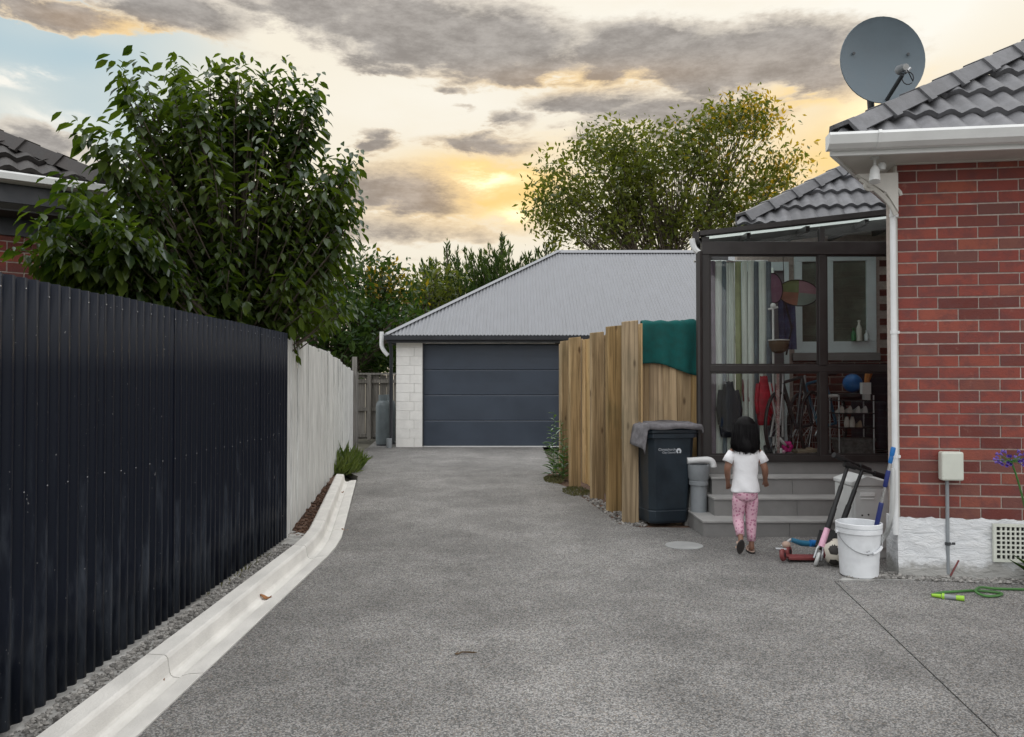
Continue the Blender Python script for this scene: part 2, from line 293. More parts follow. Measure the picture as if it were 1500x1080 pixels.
M = dict(
 asphalt=asphalt_mat('exposed_aggregate'), ground=mat('soil_ground', (.10, .095, .07), .95, var=.4, scale=3),
 kerb=mat('kerb_concrete', (.66, .645, .61), .8, var=.10, scale=5, bump=.002, bscale=90, stretch=(1, .6, 1)),
 metal_fence=fence_metal_mat('navy_steel'), screw=mat('zinc_screw', (.3, .3, .31), .35, .9, var=.05),
 pale=mat('weathered_grey_board', (.56, .565, .55), .85, var=.24, scale=3.2, bump=.002, bscale=20, stretch=(9, 9, .9), orand=.07),
 greyboard=mat('old_grey_timber', (.20, .19, .175), .85, var=.3, scale=3, stretch=(9, 9, .8), orand=.2),
 timber=wood_mat('treated_pine', (.40, .265, .13), (.62, .44, .235), green=.2), sleeper=wood_mat('treated_pine_post', (.34, .24, .125), (.54, .39, .215), green=.38),
 brick=brick_mat('clay_brick'), mortar=mat('mortar', (.42, .36, .32), .9, var=.15, scale=30, bump=.002), brickwall=plain_brick_mat('plain_brickwork'),
 brick_in=brick_mat('clay_brick_shaded', dim=.55), plinth=plinth_mat('flaking_white_plaster'),  # brick_in: the same clay brick, indoor shade darkened into its colour
 tile=mat('charcoal_tile', (.145, .146, .155), .55, var=.25, scale=9, bump=.002, bscale=80, orand=.18), deck=mat('roof_underlay', (.03, .03, .03), .9),
 old_tile=mat('dark_brown_tile', (.045, .040, .038), .7, var=.3, scale=9, bump=.002, orand=.2),
 white=mat('white_paint', (.72, .73, .72), .45, var=.05, scale=4), cream=mat('cream_plastic', (.60, .62, .55), .5, var=.05),
 offwhite=mat('grey_white_plastic', (.55, .56, .55), .5, var=.06), soffit=mat('soffit_paint', (.52, .50, .46), .6, var=.08),
 gwall=mat('white_blockwork', (.80, .79, .76), .8, var=.05, scale=7, bump=.002, orand=.015), gjoint=mat('block_joint', (.80, .79, .76), .9),
 gdoor=mat('slate_steel_door', (.040, .054, .078), .42, var=.10, scale=2), groof=mat('grey_zinc_roof', (.235, .242, .258), .5, var=.08, scale=2, stretch=(6, 1, 1)),
 gtrim=mat('charcoal_trim', (.030, .033, .040), .45, var=.1), frame=mat('bronze_aluminium', (.030, .026, .025), .42, var=.12), 
 glass=glass_mat('window_glass'), poly=poly_mat('polycarbonate_sheet'),
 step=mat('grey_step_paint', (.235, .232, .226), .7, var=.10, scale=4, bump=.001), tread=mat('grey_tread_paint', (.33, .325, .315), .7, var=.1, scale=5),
 bin=mat('dark_bin_plastic', (.016, .026, .036), .38, var=.25, scale=4, bump=.0006, bscale=200), black=mat('black_rubber', (.012, .012, .013), .55),
 mattop=mat('grey_fleece', (.165, .158, .168), .95, var=.3, scale=14, bump=.004, bscale=120), print=mat('white_print', (.62, .66, .70), .6, var=.02),
 towel=mat('teal_terry', (.006, .098, .090), .95, var=.2, scale=10, bump=.004, bscale=220),
 pipe=mat('grey_pvc', (.24, .26, .275), .45, var=.08), pipewhite=mat('white_pvc', (.70, .71, .71), .4, var=.05), conc=mat('rough_concrete', (.34, .335, .32), .9, var=.3, scale=12, bump=.006, bscale=30),
 dish=mat('blue_grey_dish', (.115, .15, .175), .5, var=.06), steel=mat('dull_steel', (.42, .43, .44), .35, .8, var=.1), lead=mat('dark_grey_metal', (.06, .065, .07), .45, .4),
 bucket=mat('white_bucket', (.72, .74, .76), .42, var=.10), bluegrip=mat('navy_grip', (.012, .022, .13), .5), alu=mat('silver_pole', (.7, .7, .7), .25, .9, var=.04),
 skin=mat('brown_skin', (.23, .115, .075), .5, var=.06), hair=mat('black_hair', (.003, .0025, .003), .55, spec=.14, var=.3, scale=20, stretch=(6, 6, .5)),
 shirt=mat('white_cotton', (.80, .80, .82), .9, var=.03, bump=.006, bscale=12), legging=pattern_mat('pink_printed_leggings', (.42, .17, .26), (.62, .38, .46), 42, .30, .42),
 sandal=mat('tan_sandal', (.42, .30, .24), .7), sole=mat('dark_sole', (.035, .03, .028), .8),
 pink=mat('pink_plastic', (.75, .42, .55), .4), hotpink=mat('magenta_plastic', (.65, .02, .24), .45), red=mat('red_nylon', (.42, .012, .03), .6, var=.3, scale=8, bump=.006, bscale=14),
 redplastic=mat('dull_red_plastic', (.17, .035, .035), .5), blue=mat('blue_plastic', (.01, .14, .42), .45), tealblue=mat('teal_blue_metal', (.03, .16, .27), .4),
 ballwhite=mat('scuffed_white_ball', (.60, .56, .48), .6), ballblack=mat('dark_ball_panel', (.03, .025, .022), .6), maroon=mat('maroon_panel', (.12, .015, .02), .6),
 hose=mat('green_hose', (.045, .15, .03), .45, var=.2), lime=mat('lime_plastic', (.28, .52, .04), .4), gasgrey=mat('gas_bottle_paint', (.12, .145, .155), .45, var=.1),
 dirt=mat('red_brown_soil', (.10, .055, .035), .95, var=.5, scale=14, bump=.01, bscale=30), stone=mat('gravel_stone', (.25, .24, .225), .85, var=.2, orand=.5, island=True),
 bark=mat('bark', (.10, .08, .06), .9, var=.35, scale=6, bump=.01, stretch=(3, 3, .6)), twig=mat('brown_twig', (.11, .075, .045), .9),
 dryleaf=mat('dry_leaf', (.27, .12, .045), .8, var=.3, scale=20), lid=mat('grey_lid', (.29, .295, .29), .7),
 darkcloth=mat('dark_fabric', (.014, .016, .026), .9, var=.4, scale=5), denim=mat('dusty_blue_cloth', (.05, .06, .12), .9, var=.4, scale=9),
 cur_a=mat('pale_green_curtain', (.74, .80, .74), .9, var=.12, stretch=(8, 8, .4)), cur_b=mat('slate_curtain', (.15, .19, .22), .9, var=.2), cur_c=mat('olive_curtain', (.34, .37, .20), .9), cur_d=mat('mauve_curtain', (.22, .17, .22), .9),
 room=mat('interior_paint', (.16, .15, .16), .8), winframe=mat('pale_blue_window_paint', (.70, .80, .82), .5, var=.04), innerglass=mat('obscured_pane', (.16, .19, .15), .2, var=.3, scale=3),
 rack=mat('black_rack', (.02, .02, .022), .5), shoe=mat('pale_shoe', (.50, .48, .44), .7), tanshoe=mat('tan_shoe', (.30, .24, .17), .8), wing=mat('mauve_gauze', (.20, .10, .15), .8), 
 wingG=mat('olive_gauze', (.14, .17, .07), .8), wingO=mat('orange_gauze', (.26, .12, .08), .8), wingP=mat('rose_gauze', (.28, .16, .19), .8), wingS=mat('sage_gauze', (.20, .25, .22), .8),
 greenb=mat('green_bottle', (.02, .16, .05), .25), basket=mat('grey_basket', (.11, .115, .11), .9, var=.4, scale=20), orange=mat('orange_plastic', (.55, .20, .04), .5),
 petal=mat('violet_petal', (.16, .09, .42), .6, orand=.2), gatewood=mat('grey_brown_gate', (.145, .135, .12), .85, var=.3, scale=3, stretch=(9, 9, .7), orand=.15))
L = dict(
 big=leaf_mat('broad_leaf', (.018, .040, .009), (.090, .125, .022), .5, .022), wal=leaf_mat('walnut_leaf', (.045, .062, .016), (.14, .155, .035), .42, .015),
 gold=leaf_mat('sunglow_leaf', (.17, .14, .02), (.36, .23, .035), .5, .01), con=leaf_mat('conifer_spray', (.020, .042, .014), (.070, .105, .028), .3, .012),
 dark=leaf_mat('dark_leaf', (.018, .042, .014), (.06, .095, .025), .4, .012), weed=leaf_mat('weed_leaf', (.05, .11, .03), (.13, .22, .06), .35, .06),
 grass=leaf_mat('grass_blade', (.07, .12, .03), (.19, .23, .08), .35, .05), moss=leaf_mat('dry_moss', (.08, .085, .04), (.16, .15, .08), .2, .02))

# ------------------------------------------------------------------ mesh helpers
def wloc(p):
    v = Vector((0, 0, 0))
    while p is not None: v += p.location; p = p.parent
    return v
def tag(o, label=None, cat=None, group=None, kind=None):
    if label: o['label'] = label
    if cat: o['category'] = cat
    if group: o['group'] = group
    if kind: o['kind'] = kind
    return o
def thing(name, label, cat, loc=(0, 0, 0), rz=0.0, group=None):
    o = bpy.data.objects.new(name, None); C.objects.link(o); o.location = loc; o.rotation_euler = (0, 0, rz); o.empty_display_size = .1
    return tag(o, label, cat, group)
def link(name, me, parent=None, mtx=None):
    o = bpy.data.objects.new(name, me); C.objects.link(o); o.parent = parent
    if mtx is not None: o.matrix_local = mtx
    return o
def frame(d, up=Vector((0, 0, 1))):
    d = Vector(d).normalized()
    if abs(d.dot(up)) > .97: up = Vector((1, 0, 0))
    a = d.cross(up).normalized(); b = a.cross(d).normalized()
    return a, b, d
class MB:
    def __init__(s): s.v = []; s.f = []; s.mi = []; s.cur = 0
    def add(s, vs, fs):
        k = len(s.v); s.v += [tuple(p) for p in vs]; s.f += [tuple(i+k for i in f) for f in fs]; s.mi += [s.cur]*len(fs); return s
    def box(s, c, size, rot=None):
        hx, hy, hz = (q/2 for q in size); c = Vector(c)
        vs = [Vector((a*hx, b*hy, d*hz)) for d in (-1, 1) for b in (-1, 1) for a in (-1, 1)]
        if rot is not None: vs = [rot @ p for p in vs]
        return s.add([p+c for p in vs], [(0, 2, 3, 1), (4, 5, 7, 6), (0, 1, 5, 4), (2, 6, 7, 3), (0, 4, 6, 2), (1, 3, 7, 5)])
    def span(s, a, b): return s.box([(p+q)/2 for p, q in zip(a, b)], [abs(q-p) for p, q in zip(a, b)])
    def hexa(s, lo, hi):
        n = len(lo); return s.add(list(lo)+list(hi), [tuple(range(n))[::-1], tuple(range(n, 2*n))]+[(i, (i+1) % n, n+(i+1) % n, n+i) for i in range(n)])
    def prism(s, pts, vec): v = Vector(vec); return s.hexa([Vector(p) for p in pts], [Vector(p)+v for p in pts])
    def rings(s, rs, cap=True, close=True):
        n = len(rs[0]); vs = [p for r in rs for p in r]; fs = []
        for i in range(len(rs)-1):
            for j in range(n if close else n-1): fs.append((i*n+j, i*n+(j+1) % n, (i+1)*n+(j+1) % n, (i+1)*n+j))
        if cap: fs += [tuple(range(n))[::-1], tuple(range((len(rs)-1)*n, len(rs)*n))]
        return s.add(vs, fs)
    def tube(s, pts, r, n=8, flat=1.0, up=Vector((0, 0, 1)), cap=True):
        pts = [Vector(p) for p in pts]; rr = r if isinstance(r, (list, tuple)) else [r]*len(pts); rs = []; a0 = None
        for i, p in enumerate(pts):
            d = (pts[min(i+1, len(pts)-1)]-pts[max(i-1, 0)])
            if a0 is None: a, b, d = frame(d, up)
            else:
                d.normalize(); a = (a0-d*a0.dot(d)).normalized(); b = a.cross(d).normalized()
            a0 = a
            rs.append([p+(a*math.cos(2*PI*k/n)+b*math.sin(2*PI*k/n)*flat)*rr[i] for k in range(n)])
        return s.rings(rs, cap)
    def lathe(s, prof, c=(0, 0, 0), n=24, mtx=None, cap=True, sx=1.0, sy=1.0):
        c = Vector(c); rs = []
        for r, z in prof:
            ring = [Vector((r*math.cos(2*PI*k/n)*sx, r*math.sin(2*PI*k/n)*sy, z)) for k in range(n)]
            if mtx is not None: ring = [mtx @ p for p in ring]
            rs.append([p+c for p in ring])
        return s.rings(rs, cap)
    def ball(s, c, r, n=16, m=10, sc=(1, 1, 1), mtx=None):
        prof = [(max(1e-4, math.sin(PI*i/m)), -math.cos(PI*i/m)) for i in range(m+1)]
        c = Vector(c); rs = []
        for q, z in prof:
            ring = [Vector((q*math.cos(2*PI*k/n)*sc[0]*r, q*math.sin(2*PI*k/n)*sc[1]*r, z*sc[2]*r)) for k in range(n)]
            if mtx is not None: ring = [mtx @ p for p in ring]
            rs.append([p+c for p in ring])
        return s.rings(rs)
    def grid(s, fn, nu, nv):
        vs = [fn(i/nu, j/nv) for j in range(nv+1) for i in range(nu+1)]
        return s.add(vs, [(j*(nu+1)+i, j*(nu+1)+i+1, (j+1)*(nu+1)+i+1, (j+1)*(nu+1)+i) for j in range(nv) for i in range(nu)])
    def mesh(s, name, mats, smooth=False, off=None, fix=True):
        me = bpy.data.meshes.new(name); vs = s.v if off is None else [(p[0]-off[0], p[1]-off[1], p[2]-off[2]) for p in s.v]
        me.from_pydata(vs, [], s.f)
        for m in (mats if isinstance(mats, (list, tuple)) else [mats]): me.materials.append(m)
        me.polygons.foreach_set('material_index', s.mi)
        if fix:
            bm = bmesh.new(); bm.from_mesh(me); bmesh.ops.recalc_face_normals(bm, faces=bm.faces); bm.to_mesh(me); bm.free()
        if smooth:
            me.polygons.foreach_set('use_smooth', [True]*len(me.polygons))
            if smooth != 'all' : me.set_sharp_from_angle(angle=R(smooth if smooth is not True else 40))
        me.update(); return me
    def build(s, name, mats, parent=None, smooth=False, bevel=0.0, w=True, seg=2, solid=0.0, subd=0):
        """w: vertices are given in world space (parents only translated)"""
        off = wloc(parent) if (w and parent is not None) else None
        o = link(name, s.mesh(name, mats, smooth, off), parent)
        if solid: q = o.modifiers.new('solid', 'SOLIDIFY'); q.thickness = solid; q.offset = 0
        if subd: q = o.modifiers.new('sub', 'SUBSURF'); q.levels = subd; q.render_levels = subd
        if bevel: q = o.modifiers.new('bevel', 'BEVEL'); q.width = bevel; q.segments = seg; q.limit_method = 'ANGLE'; q.angle_limit = R(35)
        return o
def top(o, label, cat, group=None):
    """a one-mesh thing: move its origin to the middle of its base"""
    me = o.data; vs = [v.co for v in me.vertices]
    b = Vector(((min(v.x for v in vs)+max(v.x for v in vs))/2, (min(v.y for v in vs)+max(v.y for v in vs))/2, min(v.z for v in vs)))
    me.transform(Matrix.Translation(-b)); o.location = o.location+b
    return tag(o, label, cat, group)
def bez(a, b, c, n=10):
    a, b, c = Vector(a), Vector(b), Vector(c); return [a*(1-t)**2+b*2*t*(1-t)+c*t*t for t in [i/n for i in range(n+1)]]
def P(px, py, D): return Vector(((px-750)/F*D, D, H+(560-py)/F*D))       # a point seen at a photo pixel, D metres ahead

# foliage -----------------------------------------------------------------
LEAF8 = (np.array([[0, 0, 0], [.3, .38, .05], [.3, -.38, .05], [.62, .40, .02], [.62, -.40, .02], [1, 0, -.16], [.3, 0, -.03], [.62, 0, -.06]]),
         [(0, 6, 1), (0, 2, 6), (1, 6, 7), (1, 7, 3), (2, 4, 7), (2, 7, 6), (3, 7, 5), (4, 5, 7)])
LEAF4 = (np.array([[0, 0, 0], [.45, .42, .04], [.45, -.42, .04], [1, 0, -.1]]), [(0, 2, 1), (1, 2, 3)])
def leaf_mesh(name, Pp, D, N, Ln, Wd, material, temp=LEAF4):
    T, fs = temp; n = len(Pp); k = len(T)
    D = D/np.linalg.norm(D, axis=1, keepdims=True); Sd = np.cross(D, N); Sd /= np.linalg.norm(Sd, axis=1, keepdims=True)+1e-9; Nn = np.cross(Sd, D)
    V = Pp[:, None, :]+T[None, :, 0:1]*Ln[:, None, None]*D[:, None, :]+T[None, :, 1:2]*Wd[:, None, None]*Sd[:, None, :]+T[None, :, 2:3]*Ln[:, None, None]*Nn[:, None, :]
    Fc = np.array(fs)[None]+(np.arange(n)*k)[:, None, None]
    me = bpy.data.meshes.new(name); V = V.reshape(-1, 3); Fc = Fc.reshape(-1, 3)
    me.vertices.add(len(V)); me.vertices.foreach_set('co', V.ravel().astype(np.float32))
    me.loops.add(Fc.size); me.loops.foreach_set('vertex_index', Fc.ravel().astype(np.int32))
    me.polygons.add(len(Fc)); me.polygons.foreach_set('loop_start', (np.arange(len(Fc))*3).astype(np.int32)); me.polygons.foreach_set('loop_total', np.full(len(Fc), 3, np.int32))
    me.polygons.foreach_set('use_smooth', np.ones(len(Fc), bool)); me.materials.append(material); me.update(calc_edges=True); me.validate()
    return me
def rdir(n): v = rng.normal(size=(n, 3)); return v/np.linalg.norm(v, axis=1, keepdims=True)

# ------------------------------------------------------------------ ground
def slab(name, pts, z, th, m, kind='structure'):
    b = MB(); b.hexa([(x, y, z-th) for x, y in pts], [(x, y, z) for x, y in pts]); o = b.build(name, m); tag(o, kind=kind); return o
gd = MB(); gd.add([(-600, -600, -.09), (600, -600, -.09), (600, 600, -.09), (-600, 600, -.09)], [(0, 1, 2, 3)]); tag(gd.build('ground', M['ground']), kind='structure')
JX = lambda y: 2.262-.146*(5.43-y)
left_slab = [(-1.478, -8), (-1.478, 6.4), (-1.53, 6.9), (-1.64, 7.6), (-2.20, 10.96), (-2.30, 11.5), (-2.62, 12.1), (-2.78, 13), (-3.25, 18.3), (-2.55, 18.3), (-2.55, 16.9), (.66, 16.9), (.66, 12.3),
             (.47, 11.3), (.60, 10.75), (.74, 10.3), (.95, 8.6), (1.06, 7.62), (1.25, 7.45), (1.9, 7.42), (1.9, 7.7), (4.0, 7.7), (2.83, 5.62), (2.78, 5.54), (JX(5.43)+.003, 5.44), (JX(-8)-.007, -8)]
slab('driveway', left_slab, 0, .07, M['asphalt'])
slab('driveway', [(JX(-8), -8), (9, -8), (9, 4.62), (2.80, 5.455), (JX(5.43)+.010, 5.425)], 0, .07, M['asphalt'])
# kerb and channel: profile swept along its path, cast in sections
def kerb():
    path = [(-1.48, y) for y in np.linspace(-2.5, 6.2, 15)]+[(-1.495, 6.55), (-1.535, 6.95), (-1.60, 7.35)]+[(-1.60-.62*k, 7.35+3.65*k) for k in (.15, .3, .5, .7, .85, 1)]
    prof = [(0, -.06), (0, .008), (.105, .002), (.150, -.010), (.160, -.020), (.205, -.016), (.222, -.004), (.230, .010), (.244, .090), (.254, .106), (.268, .112), (.385, .118), (.41, .100), (.415, -.06)]
    pts = [Vector((*p, 0)) for p in path]; secs = []
    for i, p in enumerate(pts):
        d = (pts[min(i+1, len(pts)-1)]-pts[max(i-1, 0)]).normalized(); n = Vector((-d.y, d.x, 0))
        secs.append([p+n*(s*.70)+Vector((0, 0, z*.82)) for s, z in prof])
    root = tag(bpy.data.objects.new('kerb', None), kind='structure'); C.objects.link(root)
    cuts = [0, 5, 10, 14, 17, 20, len(secs)-1]
    for a, b in zip(cuts, cuts[1:]):
        seg = [list(q) for q in secs[a:b+1]]
        d = (seg[1][0]-seg[0][0]).normalized()*.004; seg[0] = [q+d for q in seg[0]]
        d = (seg[-1][0]-seg[-2][0]).normalized()*.004; seg[-1] = [q-d for q in seg[-1]]
        m = MB(); m.rings(seg); m.build('kerb_section', M['kerb'], root, smooth=14)
kerb()
def stones(name, area, n, lo, hi, z0, m=None):
    """loose gravel scattered over polygon strips [(x0,y0,x1,y1,half_width)]"""
    b = MB()
    for k in range(n):
        x0, y0, x1, y1, hw = area[int(rng.integers(len(area)))]
        t = rng.random(); dx, dy = x1-x0, y1-y0; l = math.hypot(dx, dy); o = (rng.random()*2-1)*hw
        x, y = x0+dx*t-dy/l*o, y0+dy*t+dx/l*o; r = lo+(hi-lo)*rng.random()**2
        e = Euler(rng.random(3)*6).to_matrix()
        vs = [e @ Vector(q) for q in ((1, 0, 0), (-.9, .1, 0), (.1, 1, .1), (0, -.9, 0), (.1, 0, .8), (0, .1, -.8))]
        b.add([(x+v.x*r, y+v.y*r*.8, z0+r*.35+v.z*r*.7) for v in vs], [(0, 2, 4), (2, 1, 4), (1, 3, 4), (3, 0, 4), (2, 0, 5), (1, 2, 5), (3, 1, 5), (0, 3, 5)])
    return tag(b.build(name, m or M['stone']), kind='stuff')
slab('gravel_strip', [(-2.3, -3), (-1.765, -3), (-1.765, 6.5), (-1.80, 6.9), (-2.2, 7.3)], .03, .10, M['conc'])
stones('gravel', [(-1.855, 1.8, -1.855, 6.5, .09)], 3200, .007, .020, .03)
slab('soil_bed', [(-2.9, 6.6), (-1.765, 6.5), (-1.85, 7.2), (-2.50, 11.1), (-3.2, 13.5), (-3.6, 13.5)], .01, .08, M['dirt'])
stones('bark_chips', [(-1.93, 6.8, -2.45, 10.5, .12)], 520, .012, .035, .01, M['dirt'])
slab('fence_bed', [(.47, 11.3), (.60, 10.75), (.74, 10.3), (.95, 8.6), (1.06, 7.62), (1.25, 7.45), (1.9, 7.42), (1.9, 8.8), (1.3, 12.6), (.66, 12.6)], -.012, .06, M['dirt'])
stones('gravel', [(1.14, 7.7, 1.05, 8.9, .10), (1.05, 8.6, .85, 10.2, .09), (1.2, 7.55, 1.25, 7.9, .12)], 520, .012, .032, -.012)
slab('house_bed', [(2.30, 5.45), (2.80, 5.462), (9, 4.63), (9, 4.9), (2.84, 5.66), (2.4, 5.56)], .004, .05, M['conc'])
stones('gravel', [(2.84, 5.50, 4.6, 5.255, .065), (2.40, 5.58, 2.85, 5.56, .09)], 1100, .008, .024, .004)

# ------------------------------------------------------------------ navy steel fence on the left
FX = -1.95; FT = 1.825
def steel_fence():
    t = thing('steel_fence', 'tall navy black corrugated steel fence running along the kerb on the left', 'fence', (FX, 4, 0))
    y = -.9; pitch = .076; k = 0; scr = MB()
    while y < 6.55:
        y1 = min(y+10*pitch, 6.66); n = int(round((y1-y)/pitch*8)); m = MB(); prof = []
        tz = FT+rng.normal()*.004; lift = .0025*(k % 2)
        for i in range(n+1):
            yy = y+i*(y1-y)/n; ph = (yy/pitch) % 1.0
            sq = max(-1, min(1, 1.6*math.sin(2*PI*ph))); prof.append((FX+lift+.0095*sq, yy))
        zs = (.06, .5, 1.0, 1.45, tz)
        for j, z in enumerate(zs): pass
        m.rings([[Vector((a, b, z)) for a, b in prof] for z in zs], cap=False, close=False)
        m.build('fence_sheet', M['metal_fence'], t, smooth='all', solid=.0022)
        y = y1; k += 1
    for i in range(int(-.9/pitch), int(6.6/pitch)):
        yy = (i+.25)*pitch
        if i % 2 == 0:
            for z in (.965, 1.765): scr.lathe([(.0036, 0), (.0036, .002), (.002, .004)], (FX+.012, yy+rng.normal()*.002, z+rng.normal()*.004), 6, Matrix.Rotation(R(90), 3, 'Y'))
    tag(scr.build('screws', M['screw'], t), kind='stuff')
    p = MB()
    for z in (.25, .965, 1.765): p.box((FX-.055, 2.9, z), (.06, 7.4, .08))
    p.build('rail', M['greyboard'], t)
    for yy in (-.6, 1.2, 3.0, 4.8, 6.55): m = MB(); m.box((FX-.14, yy, .85), (.1, .1, 1.8)); m.build('post', M['greyboard'], t)
steel_fence()
# pale weathered fence further on
def pale_fence():
    a = Vector((-1.975, 6.69, 0)); b = Vector((-3.28, 15.9, 0)); d = (b-a).normalized(); n = Vector((d.y, -d.x, 0)); L_ = (b-a).length
    t = thing('pale_fence', 'weathered pale grey board fence beyond the navy steel fence', 'fence', (a+b)/2)
    s = 0; k = 0
    while s < L_-.02:
        w = min(.19+rng.random()*.05, L_-s); hgt = 1.80+.012*rng.normal()-.20*max(0, (s/L_-.45)/.55)+(.02 if (k//5) % 2 else 0)
        off = n*((.0 if k % 2 else .007)+rng.normal()*.002); q = a+d*s+off; q2 = a+d*(s+w+.018)+off; th = n*-.016; tilt = n*rng.normal()*.006
        lo = [q, q2, q2+th, q+th]; z0 = .02+rng.random()*.03
        m = MB(); m.hexa([p+Vector((0, 0, z0)) for p in lo], [p+tilt+Vector((0, 0, hgt)) for p in lo]); o = m.build('board', M['pale'], t, bevel=.003)
        s += w; k += 1
    r = MB()
    for z in (.35, 1.4): r.prism([a-n*.03+Vector((0, 0, z)), a-n*.08+Vector((0, 0, z)), a-n*.08+Vector((0, 0, z+.08)), a-n*.03+Vector((0, 0, z+.08))], d*L_)
    r.build('rail', M['greyboard'], t)
    for s in np.arange(.3, L_, 1.8): m = MB(); p = a+d*s-n*.13; m.box((p.x, p.y, .78), (.1, .1, 1.56)); m.build('post', M['greyboard'], t)
    # dark return panel at its far end
    for i in range(4): m = MB(); m.box((-3.33-.0*i, 16.05+.17*i, .82+.01*i), (.02, .16, 1.55)); m.build('board', M['greyboard'], t)
    m = MB(); m.box((-3.27, 15.98, .95), (.09, .09, 1.95)); m.build('end_post', M['greyboard'], t, bevel=.004)
pale_fence()
# grey timber gate panel closing the gap beside the garage
def back_fence():
    y = 18.55; t = thing('back_fence', 'dull grey brown timber fence closing the gap left of the garage', 'fence', (-3.1, y, 0))
    for i in range(12):
        m = MB(); m.box((-4.3+i*.17, y+.012*(i % 2), .80), (.16, .018, 1.54)); m.build('paling', M['gatewood'], t)
    for z in (.12, .75, 1.42): m = MB(); m.box((-3.36, y-.045, z), (2.05, .05, .085)); m.build('rail', M['gatewood'], t, bevel=.004)
    m = MB(); m.box((-3.36, y-.03, 1.60), (2.1, .12, .045)); m.build('capping', M['greyboard'], t, bevel=.004)
    for x in (-3.42, -2.45): m = MB(); m.box((x, y-.10, .80), (.09, .06, 1.56)); m.build('post', M['gatewood'], t, bevel=.004)
back_fence()

# ------------------------------------------------------------------ garage
def garage():
    Y = 16.6; xl, xr = -2.50, 5.6; zt = 2.30
    t = thing('garage', 'white block garage with slate panel door and grey corrugated hip roof ending the drive', 'garage', (0, Y, 0))
    b = MB(); b.span((xl+.01, Y+.02, -.05), (-1.93, Y+.2, zt)); b.span((xl+.01, Y+.2, -.05), (xl+.2, Y+7.4, zt)); b.span((1.12, Y+.02, -.05), (xr, Y+.2, zt)); b.span((xr-.2, Y+.2, -.05), (xr, Y+7.4, zt)); b.span((xl, Y+7.4, -.05), (xr, Y+7.6, zt))
    b.span((-1.93, Y+.02, 2.24), (.93, Y+.2, zt))
    b.build('wall', M['gjoint'], t)
    me = {}
    for j in range(12):                                      # blocks of the visible pier
        z = j*.196; x = xl; first = .30 if j % 2 else .39
        for w in ((first, .57-first) if first < .57 else (first,)):
            key = round(w, 2)
            if key not in me: q = MB(); q.box((0, 0, 0), (w-.004, .03, .1925)); me[key] = q.mesh('block', M['gwall'])
            o = link('block', me[key], t, Matrix.Translation((x+w/2, .008, z+.097))); o.modifiers.new('b', 'BEVEL').width = .003; x += w
    d = bpy.data.objects.new('garage_door', None); C.objects.link(d); d.parent = t; d.location = (-.5, .12, 0)
    ph = 2.2/4
    for j in range(4):
        m = MB(); z0 = .02+j*ph; hw = 1.51; y0 = Y+.12
        prof = [(0, z0), (-.014, z0+.012), (-.014, z0+ph*.5), (-.018, z0+ph-.05), (-.018, z0+ph-.022), (-.009, z0+ph-.003), (.03, z0+ph-.004), (.03, z0)]
        m.prism([Vector((-.41-hw, y0+a, b)) for a, b in prof], (2*hw, 0, 0)); m.build('door_panel', M['gdoor'], d)
    m = MB(); m.span((-1.93, Y+.06, 0), (1.12, Y+.16, .018)); m.build('threshold_strip', M['white'], d)
    for xa in (-1.93, 1.10): m = MB(); m.span((xa, Y-.004, .02), (xa+.02, Y+.1, 2.24)); m.build('door_jamb', M['gtrim'], t)
    # roof: hips rising to a ridge, corrugated front plane
    ex0, ey0, ez = -2.70, Y-.22, 2.40; run = 3.92; rise = 2.44; ex1 = 8.5; tl = rise/run
    zr = ez+rise; xr0 = ex0+run; yr = ey0+run; pitch = .076; n = int((ex1-ex0)/pitch*4); m = MB()
    for i in range(n):
        xa, xb = ex0+i*pitch/4, ex0+(i+1)*pitch/4
        za, zb = .015*math.sin(2*PI*xa/pitch), .015*math.sin(2*PI*xb/pitch); fa, fb = min(run, xa-ex0), min(run, xb-ex0)
        m.add([(xa, ey0, ez+za), (xb, ey0, ez+zb), (xb, ey0+fb, ez+fb*tl+zb), (xa, ey0+fa, ez+fa*tl+za)], [(0, 1, 2, 3)])
    m.build('roof', M['groof'], t, smooth='all')
    m = MB(); m.add([(ex0, ey0, ez-.012), (ex0, ey0+2*run, ez-.012), (xr0, yr, zr-.012), (ex1, yr, zr-.012), (ex1, ey0+2*run, ez-.012), (ex1, ey0, ez-.025), (xr0, yr, zr-.03)], [(0, 2, 1), (1, 2, 3, 4)])
    m.build('roof_back', M['groof'], t)
    m = MB(); a = Vector((ex0, ey0, ez+.02)); b = Vector((xr0, yr, zr+.03)); sd = Vector((1, -1, 0)).normalized()
    m.hexa([a+sd*.09+Vector((0, 0, -.01)), a+Vector((0, 0, .03)), a-sd*.09+Vector((0, 0, -.03)), a-Vector((0, 0, .03))], [b+sd*.09+Vector((0, 0, -.01)), b+Vector((0, 0, .03)), b-sd*.09+Vector((0, 0, -.03)), b-Vector((0, 0, .03))]); m.build('hip_capping', M['groof'], t)
    m = MB(); m.prism([(xr0-.05, yr-.12, zr-.035), (xr0-.05, yr, zr+.055), (xr0-.05, yr+.12, zr-.035)], (ex1-xr0, 0, 0)); m.build('ridge_capping', M['groof'], t)
    m = MB(); g = [(ey0-.09, ez-.10), (ey0-.10, ez-.01), (ey0-.085, ez-.01), (ey0-.075, ez-.085), (ey0+.01, ez-.085), (ey0+.01, ez-.10)]
    m.prism([(ex0-.02, a, b) for a, b in g], (ex1-ex0, 0, 0)); m.build('gutter', M['gtrim'], t)
    m = MB(); m.span((ex0+.03, ey0+.012, ez-.16), (ex1, ey0+.035, ez-.012)); m.span((ex0+.02, ey0+.036, ez-.15), (ex0+.04, ey0+2*run, ez-.01)); m.build('fascia', M['gtrim'], t)
